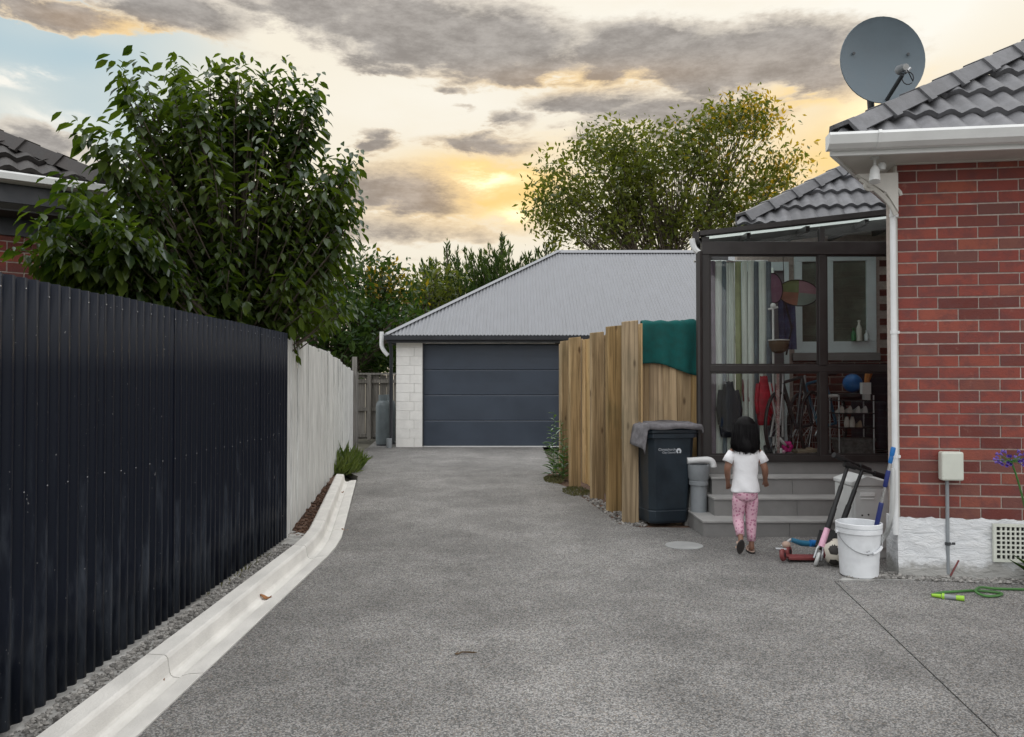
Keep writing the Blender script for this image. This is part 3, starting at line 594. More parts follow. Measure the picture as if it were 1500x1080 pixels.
    m = MB(); m.span((ex0+.04, ey0+.036, ez-.125), (ex1, Y+.02, ez-.115)); m.build('soffit', M['soffit'], t)
    m = MB(); m.tube([(ex0+.09, ey0+.02, ez-.14), (ex0+.10, Y-.045, ez-.30), (ex0+.10, Y-.045, .06)], .04, 10); m.build('downpipe', M['gtrim'], t, smooth=True)
    m = MB(); m.tube([(ex0-.12, ey0+.25, ez+.09), (ex0-.12, ey0+.25, ez-.12)]+bez((ex0-.12, ey0+.25, ez-.2), (ex0-.11, ey0+.25, ez-.30), (ex0+.02, ey0+.25, ez-.42), 5), .045, 10); m.build('vent_pipe', M['pipewhite'], t, smooth=True)
garage()
def gas_bottle(x, y, label):
    t = thing('gas_bottle', label, 'gas bottle', (x, y, 0), group='gas bottles beside the garage'); r = .155
    m = MB(); m.lathe([(r*.9, .02), (r*.95, .06), (r, .10), (r, .86), (r*.93, .93), (r*.7, .985), (r*.35, 1.01)], (x, y, 0), 24); m.build('cylinder', M['gasgrey'], t, smooth=40)
    m = MB(); m.lathe([(r*.92, 0), (r*.92, .055), (r*.84, .055), (r*.84, 0)], (x, y, 0), 24, cap=False); m.build('foot_ring', M['gtrim'], t, smooth=40)
    m = MB(); m.lathe([(r*.62, .97), (r*.62, 1.12), (r*.56, 1.12), (r*.56, .97)], (x, y, 0), 20, cap=False); m.build('collar', M['gasgrey'], t, smooth=40)
    m = MB(); m.tube([(x, y, 1.0), (x, y, 1.09)], .022, 8); m.tube([(x-.05, y, 1.07), (x+.05, y, 1.07)], .014, 8); m.lathe([(.035, 1.09), (.035, 1.11)], (x, y, 0), 10); m.build('valve', M['steel'], t)
gas_bottle(-2.86, 17.05, 'tall grey gas bottle at the garage side, the nearer one left of the downpipe')
gas_bottle(-2.80, 17.50, 'grey gas bottle standing behind the nearer one at the garage side')
m = MB(); m.lathe([(.055, 0), (.06, .02), (.06, .2), (.045, .2)], (-2.62, 16.42, 0), 14); top(m.build('drain_stub', M['pipe'], smooth=40), 'short grey drain stub at the foot of the garage downpipe', 'pipe')

# ------------------------------------------------------------------ treated timber fence on the right
TH = 2.01
def timber_fence():
    t = thing('timber_fence', 'new brown treated pine fence with wide posts right of the drive', 'fence', (1.1, 9, 0))
    posts = [(.735, 12.05, .10), (.70, 11.2, .13), (.765, 10.4, .17), (.940, 9.28, .175), (1.022, 8.36, .175), (1.095, 7.66, .17)]
    for i, (x, y, w) in enumerate(posts):
        m = MB(); top_z = TH+rng.normal()*.006; sk = .012
        q4 = [(x+.024, y), (x+w, y+.03), (x+w-.01, y+.08), (x, y+.05)]; m.hexa([(a, b, -.04) for a, b in q4], [(a, b, top_z-(sk if i_ in (0, 3) else -sk*.4)) for i_, (a, b) in enumerate(q4)])
        m.build('post', M['sleeper'], t, bevel=.006)
    for (x0, y0, w0), (x1, y1, w1) in zip(posts, posts[1:]):
        a = Vector((x0+w0+.012, y0-.0, 0)); b = Vector((x1+w1+.012, y1+.06, 0)); d = (b-a); n = int(round(d.length/.155)); d = d/n; s = Vector((d.y, -d.x, 0)).normalized()
        for k in range(n):
            q = a+d*k; q2 = a+d*(k+1.08); off = s*-(.014 if k % 2 else .0)
            lo = [q+off, q2+off, q2+off-s*.018, q+off-s*.018]; hz = TH-.03+rng.normal()*.008
            m = MB(); m.hexa([p+Vector((0, 0, .05)) for p in lo], [p+Vector((0, 0, hz)) for p in lo]); m.build('paling', M['timber'], t, bevel=.003)
    xs = np.linspace(1.29, 2.02, 6)
    for k in range(5):
        hz = TH-.01+rng.normal()*.006; m = MB(); m.span((xs[k]+.002, 8.05+.014*(k % 2), .05), (xs[k+1]+(.012 if k % 2 else -.002), 8.069+.014*(k % 2), hz)); m.build('paling', M['timber'], t, bevel=.003)
    for z in (.35, 1.05, 1.75): m = MB(); m.span((1.28, 8.085, z), (2.0, 8.13, z+.09)); m.build('rail', M['timber'], t, bevel=.004)
    m = MB(); m.span((1.955, 8.0, 0), (2.0, 8.045, 1.96)); m.build('end_batten', M['sleeper'], t, bevel=.004)
timber_fence()
def towel():
    m = MB(); x0, x1 = 1.355, 1.945
    def f(u, v):
        x = x0+(x1-x0)*u; s = v*1.12
        drop_f = .43+.09*u-.03*math.sin(u*5)
        if s < .12: a = (s/.12)*PI; y = 8.075+.03*math.cos(a); z = TH+.012+.022*math.sin(a); y = 8.075+.042*math.cos(a)
        else: q = (s-.12)/1.0; y = 8.033-.010-.014*math.sin(u*17+1)*(.3+q)-.006*q; z = TH+.01-drop_f*q; x += .012*q*(1-2*u)-.02*q*(1-u)
        if s >= .12 and u > .72: z -= .0
        return (x, y-.004*math.sin(9*u+3*v), z+.006*math.sin(u*23)*(1 if s < .12 else 0)+(.012 if .7 < u < .95 and s < .12 else 0))
    m.grid(f, 36, 26); b = MB()
    o = m.build('towel', M['towel'], smooth='all', solid=.012); top(o, 'dark teal towel hung over the timber fence top', 'towel')
    h = MB(); h.grid(lambda u, v: (x0+(x1-x0)*u, 8.117+.006*math.sin(u*14), TH+.012-.22*v), 20, 5); o2 = h.build('towel_back_fold', M['towel'], o, smooth='all', w=False, solid=.01); o2.location = -o.location
towel()

# ------------------------------------------------------------------ brick house on the right
HROT = R(-8); HC = (2.80, 5.60, 0)
house = thing('brick_house', 'red brick house with white plinth, white gutter and charcoal tiled hip roof', 'house', HC, HROT)
D2 = Vector((.483, .876, 0)).normalized(); D1 = Vector((1, 0, 0)); PITCH = R(43)
def tile_mesh(name, m, w=.30, l=.42, lift=.052):
    b = MB(); n = 12; rows = []
    for yv, zo in ((0, lift), (l, 0)):
        rows.append([Vector((i/n*(w+.012), yv, zo+.036*(.5-.5*math.cos(4*PI*i/n))**.8)) for i in range(n+1)])
    lipA = [p+Vector((0, .004, -.040)) for p in rows[0]]
    b.rings([lipA, rows[0], rows[1]], cap=False, close=False)
    return b.mesh(name, m, smooth=50, fix=False)
def tile_roof(parent, O, du, dn, pitch, cols, rows, planes, me, gauge=.33, w=.30, off=.15):
    """lay tiles on one roof plane; planes = [(point, inward normal)] cut it at hips"""
    s = dn*math.cos(pitch)+Vector((0, 0, math.sin(pitch))); n = du.cross(s).normalized()
    for j in range(rows):
        for i in range(*cols):
            org = O+du*(i*w+(off if j % 2 else 0))+s*(j*gauge-.03)
            mt = Matrix.Translation(org) @ Matrix((du, s, n)).transposed().to_4x4()
            cs = [org, org+du*w, org+s*.42, org+du*w+s*.42]; cut = []; skip = False
            for p, nn in planes:
                d = [(c-p).dot(nn) for c in cs]
                if max(d) <= .02: skip = True
                elif min(d) < 0: cut.append((p, nn))
            if skip: continue
            data = me
            if cut:
                data = me.copy(); bm = bmesh.new(); bm.from_mesh(data); inv = mt.inverted()
                for p, nn in cut:
                    bmesh.ops.bisect_plane(bm, geom=bm.verts[:]+bm.edges[:]+bm.faces[:], plane_co=inv @ p, plane_no=(inv.to_3x3() @ nn), clear_inner=True)
                bm.to_mesh(data); bm.free()
                if len(data.polygons) == 0: continue
            link('tile', data, parent, mt @ Matrix.Rotation(rng.normal()*.004, 4, 'Z'))
def hip_caps(parent, a, d, n, m, l=.42, w=.13):
    q = MB(); xs, ys, zs = frame(d)
    prof = [(-w, -.055), (-w*.55, .045), (w*.55, .045), (w, -.055), (w*.8, -.065), (w*.5, .02), (-w*.5, .02), (-w*.8, -.065)]
    def ring(t, e): return [xs*p[0]*e+ys*(p[1]*e)+zs*t for p in prof]
    q.rings([ring(0, 1.16), ring(.06, 1.16), ring(.062, 1.0), ring(l, .94)]); me = q.mesh('ridge_tile', m, smooth=25)
    for k in range(n): link('ridge_tile', me, parent, Matrix.Translation(Vector(a)+zs*(k*(l-.045)+.0)+ys*.045))
TILE = tile_mesh('tile', M['tile']); OTILE = tile_mesh('tile', M['old_tile'])
def house_roof(E, cols, rows, ncap):
    """hip roof plane facing the drive, with its acute left hip"""
    hipd = (D1+D2).normalized(); ins = abs(hipd.y); rs = ins*math.tan(PITCH); hd = Vector((hipd.x, hipd.y, rs)).normalized()
    rf = bpy.data.objects.new('roof', None); C.objects.link(rf); rf.parent = house
    hn = Vector((-hipd.y, hipd.x, 0))*-1                                          # keeps the front plane's side
    top_v = rows*.33; sv = Vector((0, math.cos(PITCH), math.sin(PITCH)))
    b = MB(); Lr = 7.0; run = 3.2; k = run/ins
    a0 = E+Vector((0, 0, -.02)); a1 = E+hipd*k+Vector((0, 0, run*math.tan(PITCH)-.02)); a2 = E+Vector((Lr, run, run*math.tan(PITCH)-.02)); a3 = E+Vector((Lr, 0, -.02)); a4 = E+D2*Lr+Vector((0, 0, -.02))
    b.add([a0, a1, a2, a3, a4], [(0, 3, 2, 1), (0, 1, 4)]); b.build('roof_deck', M['deck'], rf, w=False)
    tile_roof(rf, E+Vector((0, 0, .0)), D1.copy(), Vector((0, 1, 0)), PITCH, cols, rows, [(E, hn)], TILE)
    hip_caps(rf, E+Vector((0, 0, .03))+hd*.10, hd, ncap, M['tile'])
    return rf
E1 = Vector((-.56, -.43, 3.088))
house_roof(E1+Vector((.03, .04, -.05)), (-1, 14), 8, 9)
E2 = Vector((-.68, 3.03, 3.16)); house_roof(E2, (-1, 11), 7, 8)
def house_trim():
    # ogee gutter along the front eave, mitred at the corner, with a return along the hidden side
    sec = [(0, 0), (-.0, -.012), (-.014, -.03), (-.022, -.07), (-.05, -.085), (-.062, -.11), (.02, -.11), (.02, 0)]
    def run(p0, d, out, L_, name, m, sec, mit=0.0, slope=0.0):
        q = MB(); r0 = [p0+out*-s+Vector((0, 0, z))+d*(mit*-s*-1) for s, z in sec]; r1 = [p0+d*L_+out*-s+Vector((0, 0, z)) for s, z in sec]; q.rings([r0, r1]); q.build(name, m, house, w=False)
    sec = [(-.115, .0), (-.125, -.02), (-.10, -.075), (-.06, -.10), (.0, -.10), (.0, 0), (-.012, 0), (-.012, -.085), (-.058, -.085), (-.09, -.065), (-.108, -.02), (-.105, 0)]
    q = MB(); g0 = E1+Vector((0, .075, .015))
    q.rings([[g0+Vector((x0, y, z)) for y, z in sec] for x0 in (-.005, 6.5)]); q.build('gutter', M['white'], house, w=False)
    q = MB()                                                                      # stop end plate
    q.prism([g0+Vector((-.014, y, z)) for y, z in sec[:6]], (.009, 0, 0)); q.build('gutter_end', M['white'], house, w=False)
    q = MB(); q.prism([g0+Vector((.30, y+(-.003), z)) for y, z in [(-.118, .004), (-.13, -.02), (-.103, -.08), (-.06, -.106), (-.06, -.101), (-.10, -.075), (-.125, -.02), (-.115, .004)]], (.022, 0, 0)); q.build('gutter_bracket', M['white'], house, w=False)
    f0 = E1+Vector((.035, .078, -.115))
    q = MB(); q.prism([f0, f0+Vector((6.4, 0, 0)), f0+Vector((6.4, .022, 0)), f0+Vector((.02, .022, 0))], (0, 0, .12)); q.build('fascia', M['white'], house, w=False)
    q = MB(); a = E1+Vector((.05, .10, -.095)); q.prism([a, a+D2*5.5, a+D2*5.5+Vector((1.2, 0, 0)), a+Vector((6.3, .36, 0)), a+Vector((6.3, 0, 0))], (0, 0, .012)); q.build('soffit', M['soffit'], house, w=False)
    q = MB(); sf = E1+Vector((.02, .10, -.11)); q.prism([sf, sf+D2*5.4, sf+D2*5.4+Vector((.03, 0, 0)), sf+Vector((.03, 0, 0))], (0, 0, .11)); q.build('side_fascia', M['white'], house, w=False)
    q = MB(); q.span((.0, -.022, 2.985), (6.2, -.001, 3.018)); q.build('cornice', M['soffit'], house, w=False)
    # white downpipe at the corner with its clips, and the pale reveal board beside it
    q = MB(); q.tube([(-.026, -.028, 2.90), (-.026, -.028, .30)], .021, 12); q.build('downpipe', M['pipewhite'], house, smooth=40, w=False)
    for z in (.85, 1.75, 2.6): q = MB(); q.lathe([(.025, 0), (.025, .025)], (-.026, -.028, z), 12); q.box((-.006, -.02, z+.012), (.04, .012, .02)); q.build('pipe_clip', M['pipewhite'], house, w=False)
    q = MB(); q.span((-.004, -.006, .42), (.012, .03, 2.98)); q.build('corner_board', M['soffit'], house, w=False)
    # scrolled bracket under the eave
    q = MB()
    for cx, cz, r0 in ((-.055, 2.74, .062), (-.20, 2.82, .050)):
        q.tube([(cx+r0*(1-k/34)*math.cos(k*.42), -.10, cz+r0*(1-k/34)*math.sin(k*.42)) for k in range(30)], [.013*(1-.3*k/30) for k in range(30)], 6)
    q.tube(bez((-.03, -.10, 2.60), (-.06, -.10, 2.72), (-.27, -.10, 2.87), 10), .018, 6); q.prism([(-.02, -.125, 2.62), (-.02, -.125, 2.90), (-.30, -.125, 2.90), (-.10, -.125, 2.76)], (0, .05, 0))
    q.build('scroll_bracket', M['soffit'], house, smooth=40, w=False)
house_trim()
def bricks(parent, mesh_mat, x0, x1, z0, courses, yf, bw=.2745, ch=.0842, holes=(), face=-1, first=0, rough=.004):
    w = bw-.010; h = ch-.0105; cache = {}
    def me(l):
        k = round(l, 3)
        if k not in cache: q = MB(); q.box((0, 0, 0), (l, .06, h)); cache[k] = q.mesh('brick', mesh_mat)
        return cache[k]
    for j in range(courses):
        z = z0+j*ch+ch/2; x = x0-(bw/2 if (j+first) % 2 else 0)
        while x < x1:
            a, b = max(x, x0), min(x+bw, x1)
            if b-a > .03 and not any(b > hx0 and a < hx1 and z > hz0 and z < hz1 for hx0, hx1, hz0, hz1 in holes):
                full = abs((b-a)-bw) < 1e-6; l = (w if full else b-a-.011)
                o = link('brick', me(l), parent, Matrix.Translation(((a+b)/2, yf+.03+rng.normal()*.0012, z+rng.normal()*.0009)) @ Matrix.Rotation(rng.normal()*rough, 4, 'Y'))
            x += bw
def house_walls():
    q = MB(); q.span((.012, .006, .40), (6.2, .23, 3.02)); q.build('wall', M['mortar'], house, w=False)
    bricks(house, M['brick'], .012, 1.95, .415, 31, -.0)
    q = MB(); q.span((1.955, -.0, .42), (6.2, .005, 3.02)); q.build('brickwork', M['brickwork'] if 'brickwork' in M else M['brickwall'], house, w=False)
    # uneven plastered plinth
    q = MB(); nx, nz = 60, 14
    def f(u, v):
        x = -.012+6.2*u; z = -.05+.475*v+(.006*math.sin(37*x)+.004*math.sin(91*x+1) if v == 1 else 0); return (x, -.028-.006*math.sin(x*23+z*31)*math.sin(z*19+x*5)-.010*(1-v), z)
    q.grid(f, 240, nz); n0 = len(q.v); q.span((-.01, -.012, -.05), (6.2, .22, .412)); q.build('plinth', M['plinth'], house, smooth=60, w=False)
    q = MB(); d = D2*4.2; a = Vector((.02, .20, -.05)); q.prism([a, a+d, a+d+Vector((.3, 0, 0)), a+Vector((.3, .0, 0))], (0, 0, 3.0)); q.build('side_wall', M['brickwall'], house, w=False)
    # subfloor vent grille
    v0 = Vector((.635, -.052, .155)); q = MB(); q.span((v0.x-.02, -.050, v0.z-.02), (v0.x+.30, -.036, v0.z+.245)); 
    fr = MB(); W_, H_ = .28, .225
    fr.span((v0.x-.022, -.066, v0.z-.022), (v0.x+W_+.022, -.045, v0.z-.001)); fr.span((v0.x-.022, -.066, v0.z+H_), (v0.x+W_+.022, -.045, v0.z+H_+.02)); fr.span((v0.x-.022, -.066, v0.z-.001), (v0.x-.001, -.045, v0.z+H_)); fr.span((v0.x+W_+.001, -.066, v0.z-.001), (v0.x+W_+.022, -.045, v0.z+H_))
    for i in range(1, 9): fr.span((v0.x+i*W_/9-.0055, -.062, v0.z), (v0.x+i*W_/9+.0055, -.050, v0.z+H_))
    for i in range(1, 7): fr.span((v0.x, -.0615, v0.z+i*H_/7-.0055), (v0.x+W_, -.0505, v0.z+i*H_/7+.0055))
    vn = fr.build('vent_grille', M['cream'], house, w=False); q = MB(); q.span((v0.x, -.044, v0.z), (v0.x+W_, -.040, v0.z+H_)); q.build('vent_opening', M['black'], vn, w=False)
    # rear wall behind the sunroom, with its window
    yr = 3.4; q = MB(); q.span((-.62, yr+.006, .3), (3.6, yr+.2, 3.1)); q.build('rear_wall', M['mortar'], house, w=False)
    wx0, wx1, wz0, wz1 = .02, .92, 1.74, 2.86
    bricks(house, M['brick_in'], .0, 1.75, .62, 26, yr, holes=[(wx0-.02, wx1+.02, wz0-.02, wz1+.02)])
    wn = bpy.data.objects.new('window', None); C.objects.link(wn); wn.parent = house
    q = MB(); fw = .085
    q.span((wx0, yr-.03, wz0), (wx1, yr+.03, wz0+.13)); q.span((wx0, yr-.03, wz1-.06), (wx1, yr+.03, wz1)); q.span((wx0, yr-.03, wz0+.13), (wx0+fw, yr+.03, wz1-.06)); q.span((wx1-fw-.02, yr-.03, wz0+.13), (wx1, yr+.03, wz1-.06)); q.span((wx0+.36, yr-.028, wz0+.13), (wx0+.43, yr+.03, wz1-.06))
    q.build('window_frame', M['winframe'], wn, w=False, bevel=.004)
    for a, b in ((wx0+fw, wx0+.36), (wx0+.43, wx1-fw-.02)): q = MB(); q.span((a, yr+.006, wz0+.13), (b, yr+.010, wz1-.06)); q.build('pane', M['innerglass'], wn, w=False)
    q = MB(); q.span((wx0-.03, yr-.06, wz0-.09), (wx1+.03, yr+.02, wz0-.004)); q.build('sill', M['step'], wn, w=False)
    # ranch slider opening with pale frame further left
    q = MB(); sl = (-.60, -.05)
    q.span((sl[0], yr-.06, .62), (sl[0]+.05, yr+.008, 2.75)); q.span((sl[1]-.05, yr-.06, .62), (sl[1], yr+.008, 2.75)); q.span((sl[0], yr-.058, 2.70), (sl[1], yr+.006, 2.80)); q.build('door_frame', M['winframe'], house, w=False)
    q = MB(); q.span((sl[0]+.05, yr-.01, .62), (sl[1]-.05, yr+.002, 2.70)); q.build('door_leaf', M['room'], house, w=False)
house_walls()

# ------------------------------------------------------------------ sunroom and steps
SY = 7.72
def sunroom():
    x0, x1 = 1.905, 4.36; t = thing('sunroom', 'glass sunroom with dark bronze frames between timber fence and brick house', 'sunroom', (3.0, SY, 0))
    q = MB(); q.span((x0+.03, SY+.005, -.05), (x1, SY+.06, .60)); q.prism([(x0+.03, SY+.06, -.05), (x0+.1, SY+.06, -.05), (2.35, 8.86, -.05), (2.28, 8.86, -.05)], (0, 0, .65)); q.build('base_wall', M['step'], t)
    q = MB(); q.prism([(x0+.1, SY+.06, .55), (x1, SY+.06, .55), (x1, 8.85, .55), (2.35, 8.85, .55)], (0, 0, .065)); q.build('floor', M['step'], t)
    zs, zm, zh = .605, 1.535, 2.735                                 # sill, middle rail, head
    def bar(name, a, b, bev=.004): m = MB(); m.span(a, b); m.build(name, M['frame'], t, bevel=bev)
    bar('sill_rail', (x0, SY-.035, zs), (x1, SY+.045, zs+.065)); bar('mid_rail', (x0+.075, SY-.024, zm-.032), (x1, SY+.034, zm+.032)); bar('head_rail', (x0, SY-.035, zh-.055), (x1, SY+.045, zh+.075))
    bar('corner_post', (x0, SY-.03, zs+.065), (x0+.075, SY+.04, zh-.055)); bar('corner_post', (x0, SY-.028, zh+.075), (x0+.075, SY+.04, 2.86)); bar('mullion', (3.075, SY-.029, zs+.065), (3.15, SY+.039, zm-.032)); bar('mullion', (3.075, SY-.029, zm+.032), (3.15, SY+.039, zh-.055)); bar('mullion', (3.09, SY-.025, zh+.075), (3.14, SY+.035, 2.955))
    for a, b in ((x0+.075, 3.075), (3.15, x1)):
        for z0, z1 in ((zs+.065, zm-.032), (zm+.032, zh-.055)):
            m = MB(); m.span((a, SY+.002, z0), (b, SY+.008, z1)); m.build('pane', M['glass'], t)
            m = MB(); g = .018
            m.span((a+.001, SY-.012, z0+.001), (b-.001, SY+.001, z0+g)); m.span((a+.001, SY-.012, z1-g), (b-.001, SY+.001, z1-.001)); m.span((a+.001, SY-.012, z0+g), (a+g, SY+.001, z1-g)); m.span((b-g, SY-.012, z0+g), (b-.001, SY+.001, z1-g)); m.build('glazing_bead', M['frame'], t)
    # fixed slider stile behind the left pane
    m = MB(); m.span((2.66, SY+.02, zs+.065), (2.69, SY+.05, zm-.032)); m.build('stile', M['alu'], t)
    # sloping roof edge, fascia triangle and polycarbonate roof
    zl, zr = 2.865, 3.145
    m = MB(); m.prism([(x0-.03, SY-.07, zl), (x1, SY-.07, zr), (x1, SY-.07, zr+.055), (x0-.03, SY-.07, zl+.045)], (0, .12, 0)); m.build('roof_edge', M['frame'], t)
    m = MB(); m.prism([(x0+.075, SY+.004, 2.811), (x1, SY+.004, 2.811), (x1, SY+.004, zr), (x0+.075, SY+.004, zl+.006)], (0, .006, 0)); m.build('fanlight', M['glass'], t)
    kx = (zr-zl)/(x1-x0); rq = [(x0-.02, SY+.052), (x1, SY+.052), (x1, 8.77), (2.28, 8.77)]; m = MB(); m.hexa([(a, b, zl+.02+(a-x0)*kx) for a, b in rq], [(a, b, zl+.028+(a-x0)*kx) for a, b in rq]); m.build('roof_sheet', M['poly'], t)
    for x in (2.4, 3.0, 3.6, 4.1): k = (x-x0)/(x1-x0); z = zl+(zr-zl)*k; m = MB(); m.span((x-.02, SY+.055, z-.06), (x+.02, 8.7, z-.005)); m.build('rafter', M['frame'], t)
    m = MB(); m.prism([(x0, SY+.30, zl-.09), (x1, SY+.30, zr-.09), (x1, SY+.30, zr+.015), (x0, SY+.30, zl+.015)], (0, .05, 0)); m.build('purlin', M['frame'], t)
    m = MB(); m.hexa([(x0-.10, SY-.06, zl-.04), (x0-.035, SY-.06, zl-.04), (2.265, 8.7, zl-.04), (2.20, 8.7, zl-.04)], [(x0-.10, SY-.06, zl+.04), (x0-.035, SY-.06, zl+.04), (2.265, 8.7, zl+.04), (2.20, 8.7, zl+.04)]); m.build('gutter', M['frame'], t)
    m = MB(); m.tube(bez((x0-.10, SY-.04, zl-.03), (x0-.10, SY-.04, zl-.13), (x0-.035, SY-.05, zl-.17), 6), .030, 8); m.build('gutter_elbow', M['pipewhite'], t, smooth=True)
    m = MB(); m.tube([(x0-.035, SY-.05, zl-.16), (x0-.035, SY-.05, .05)], .032, 8); m.build('downpipe', M['frame'], t, smooth=40)
    # side glazing and back lining
    sa, sb = Vector((x0+.02, SY+.06, 0)), Vector((2.28, 8.86, 0)); sv = sb-sa; so = Vector((.03, 0, 0))
    def side(name, f0, f1, z0, z1, mk, o=so): m = MB(); a, b = sa+sv*f0, sa+sv*f1; m.prism([a+Vector((0, 0, z0)), b+Vector((0, 0, z0)), b+o+Vector((0, 0, z0)), a+o+Vector((0, 0, z0))], (0, 0, z1-z0)); m.build(name, M[mk], t)
    side('side_post', 0, .04, .602, 2.85, 'frame'); side('side_post', .95, 1, .602, 2.85, 'frame'); side('side_rail', .04, .95, 1.50, 1.56, 'frame')
    side('side_pane', .04, .95, .605, 1.5, 'glass', so*.2); side('side_pane', .04, .95, 1.56, 2.84, 'glass', so*.2)
    m = MB(); m.span((2.29, 8.87, .3), (2.50, 8.95, 3.05)); m.build('back_lining', M['room'], t)
sunroom()
def steps():
    t = thing('porch_steps', 'three painted grey steps leading up to the sunroom', 'steps', (2.9, 7.35, 0))
    fr = [(1.735, 6.985, 0, .145), (1.90, 7.245, .145, .313), (1.935, 7.46, .313, .4815)]
    for x, y, z0, z1 in fr:
        s = bpy.data.objects.new('step', None); C.objects.link(s); s.parent = t
        m = MB(); xe = 3.75; cut = x
        for w in (.78, .62, 9):
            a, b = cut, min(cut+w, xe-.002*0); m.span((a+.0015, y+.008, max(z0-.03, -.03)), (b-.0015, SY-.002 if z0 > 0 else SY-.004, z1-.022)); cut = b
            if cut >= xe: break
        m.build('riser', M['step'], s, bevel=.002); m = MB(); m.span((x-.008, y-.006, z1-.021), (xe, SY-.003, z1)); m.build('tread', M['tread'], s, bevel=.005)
steps()
def gully():
    t = thing('gully_pipe', 'grey waste pipe with white elbow at the sunroom corner beside the steps', 'pipe', (1.80, 7.5, 0)); x, y = 1.815, 7.50
    m = MB(); m.lathe([(.078, 0), (.078, .40), (.092, .405), (.092, .44), (.086, .445), (.098, .47), (.105, .58), (.105, .60), (.085, .60), (.08, .5)], (x, y, 0), 20); m.build('riser_pipe', M['pipe'], t, smooth=40)
    m = MB(); m.tube([(x-.11, y, .635), (x+.06, y, .645)]+bez((x+.09, y, .645), (x+.145, y, .64), (x+.145, y, .575), 6), .032, 10); m.build('elbow', M['pipewhite'], t, smooth=True)
    m = MB(); m.span((1.70, 7.60, -.03), (1.94, 7.715, .60)); m.build('rough_footing', M['conc'], t)
gully()

# ------------------------------------------------------------------ neighbour's house on the left
def neighbour():
    t = thing('neighbour_house', 'brick house with dark tiled roof and white gutter behind the steel fence on the left', 'house', (-4.1, 6.3, 0), R(36.87))
    q = MB(); q.span((-5, .007, -.05), (.40, .23, 2.72)); q.span((.17, .23, -.05), (.395, 5, 2.72)); q.build('wall', M['mortar'], t, w=False)
    bricks(t, M['brick'], -1.0, .40, 1.46, 15, 0, bw=.24, ch=.0842)
    q = MB(); q.span((-5, -.001, -.05), (-1.005, .006, 2.72)); q.span((-1.0, -.001, -.05), (.40, .006, 1.45)); q.build('brickwork', M['brickwall'], t, w=False)
    E = Vector((.60, -.45, 3.0)); du = Vector((1, 0, 0)); dn = Vector((0, 1, 0)); p = R(30)
    rf = bpy.data.objects.new('roof', None); C.objects.link(rf); rf.parent = t
    b = MB(); r = 3.5; z = Vector((0, 0, -.02)); a = E+z; b.add([a, E+Vector((-r, r, r*math.tan(p)))+z, E+Vector((-7, r, r*math.tan(p)))+z, E+Vector((-7, 0, 0))+z, E+Vector((0, 2*r, 0))+z], [(0, 1, 2, 3), (0, 4, 1)]); b.build('roof_deck', M['deck'], rf, w=False)
    tile_roof(rf, E, du, dn, p, (-9, 1), 9, [(E, Vector((-1, -1, 0)).normalized())], OTILE)
    hip_caps(rf, E+Vector((0, 0, .03)), Vector((-1, 1, math.tan(p))).normalized(), 9, M['old_tile'])
    sec = [(-.115, .0), (-.125, -.015), (-.118, -.06), (-.06, -.07), (.0, -.07), (.0, 0), (-.012, 0), (-.012, -.06), (-.09, -.055), (-.108, -.015), (-.105, 0)]
    q = MB(); q.rings([[E+Vector((x, .05+y, z+.012)) for y, z in sec] for x in (-6.0, .05)]); q.build('gutter', M['white'], t, w=False)
    q = MB(); q.span((-5.2, -.385, 2.80), (.60, -.362, 3.0)); q.span((.58, -.362, 2.80), (.60, 5, 3.0)); q.build('fascia', M['gtrim'], t, w=False)
    q = MB(); q.span((-5.2, -.361, 2.74), (.58, .3, 2.752)); q.build('soffit', M['deck'], t, w=False)
    q = MB(); q.span((-5.2, -.03, 2.60), (.41, -.002, 2.74)); q.build('frieze', M['gtrim'], t, w=False)
neighbour()

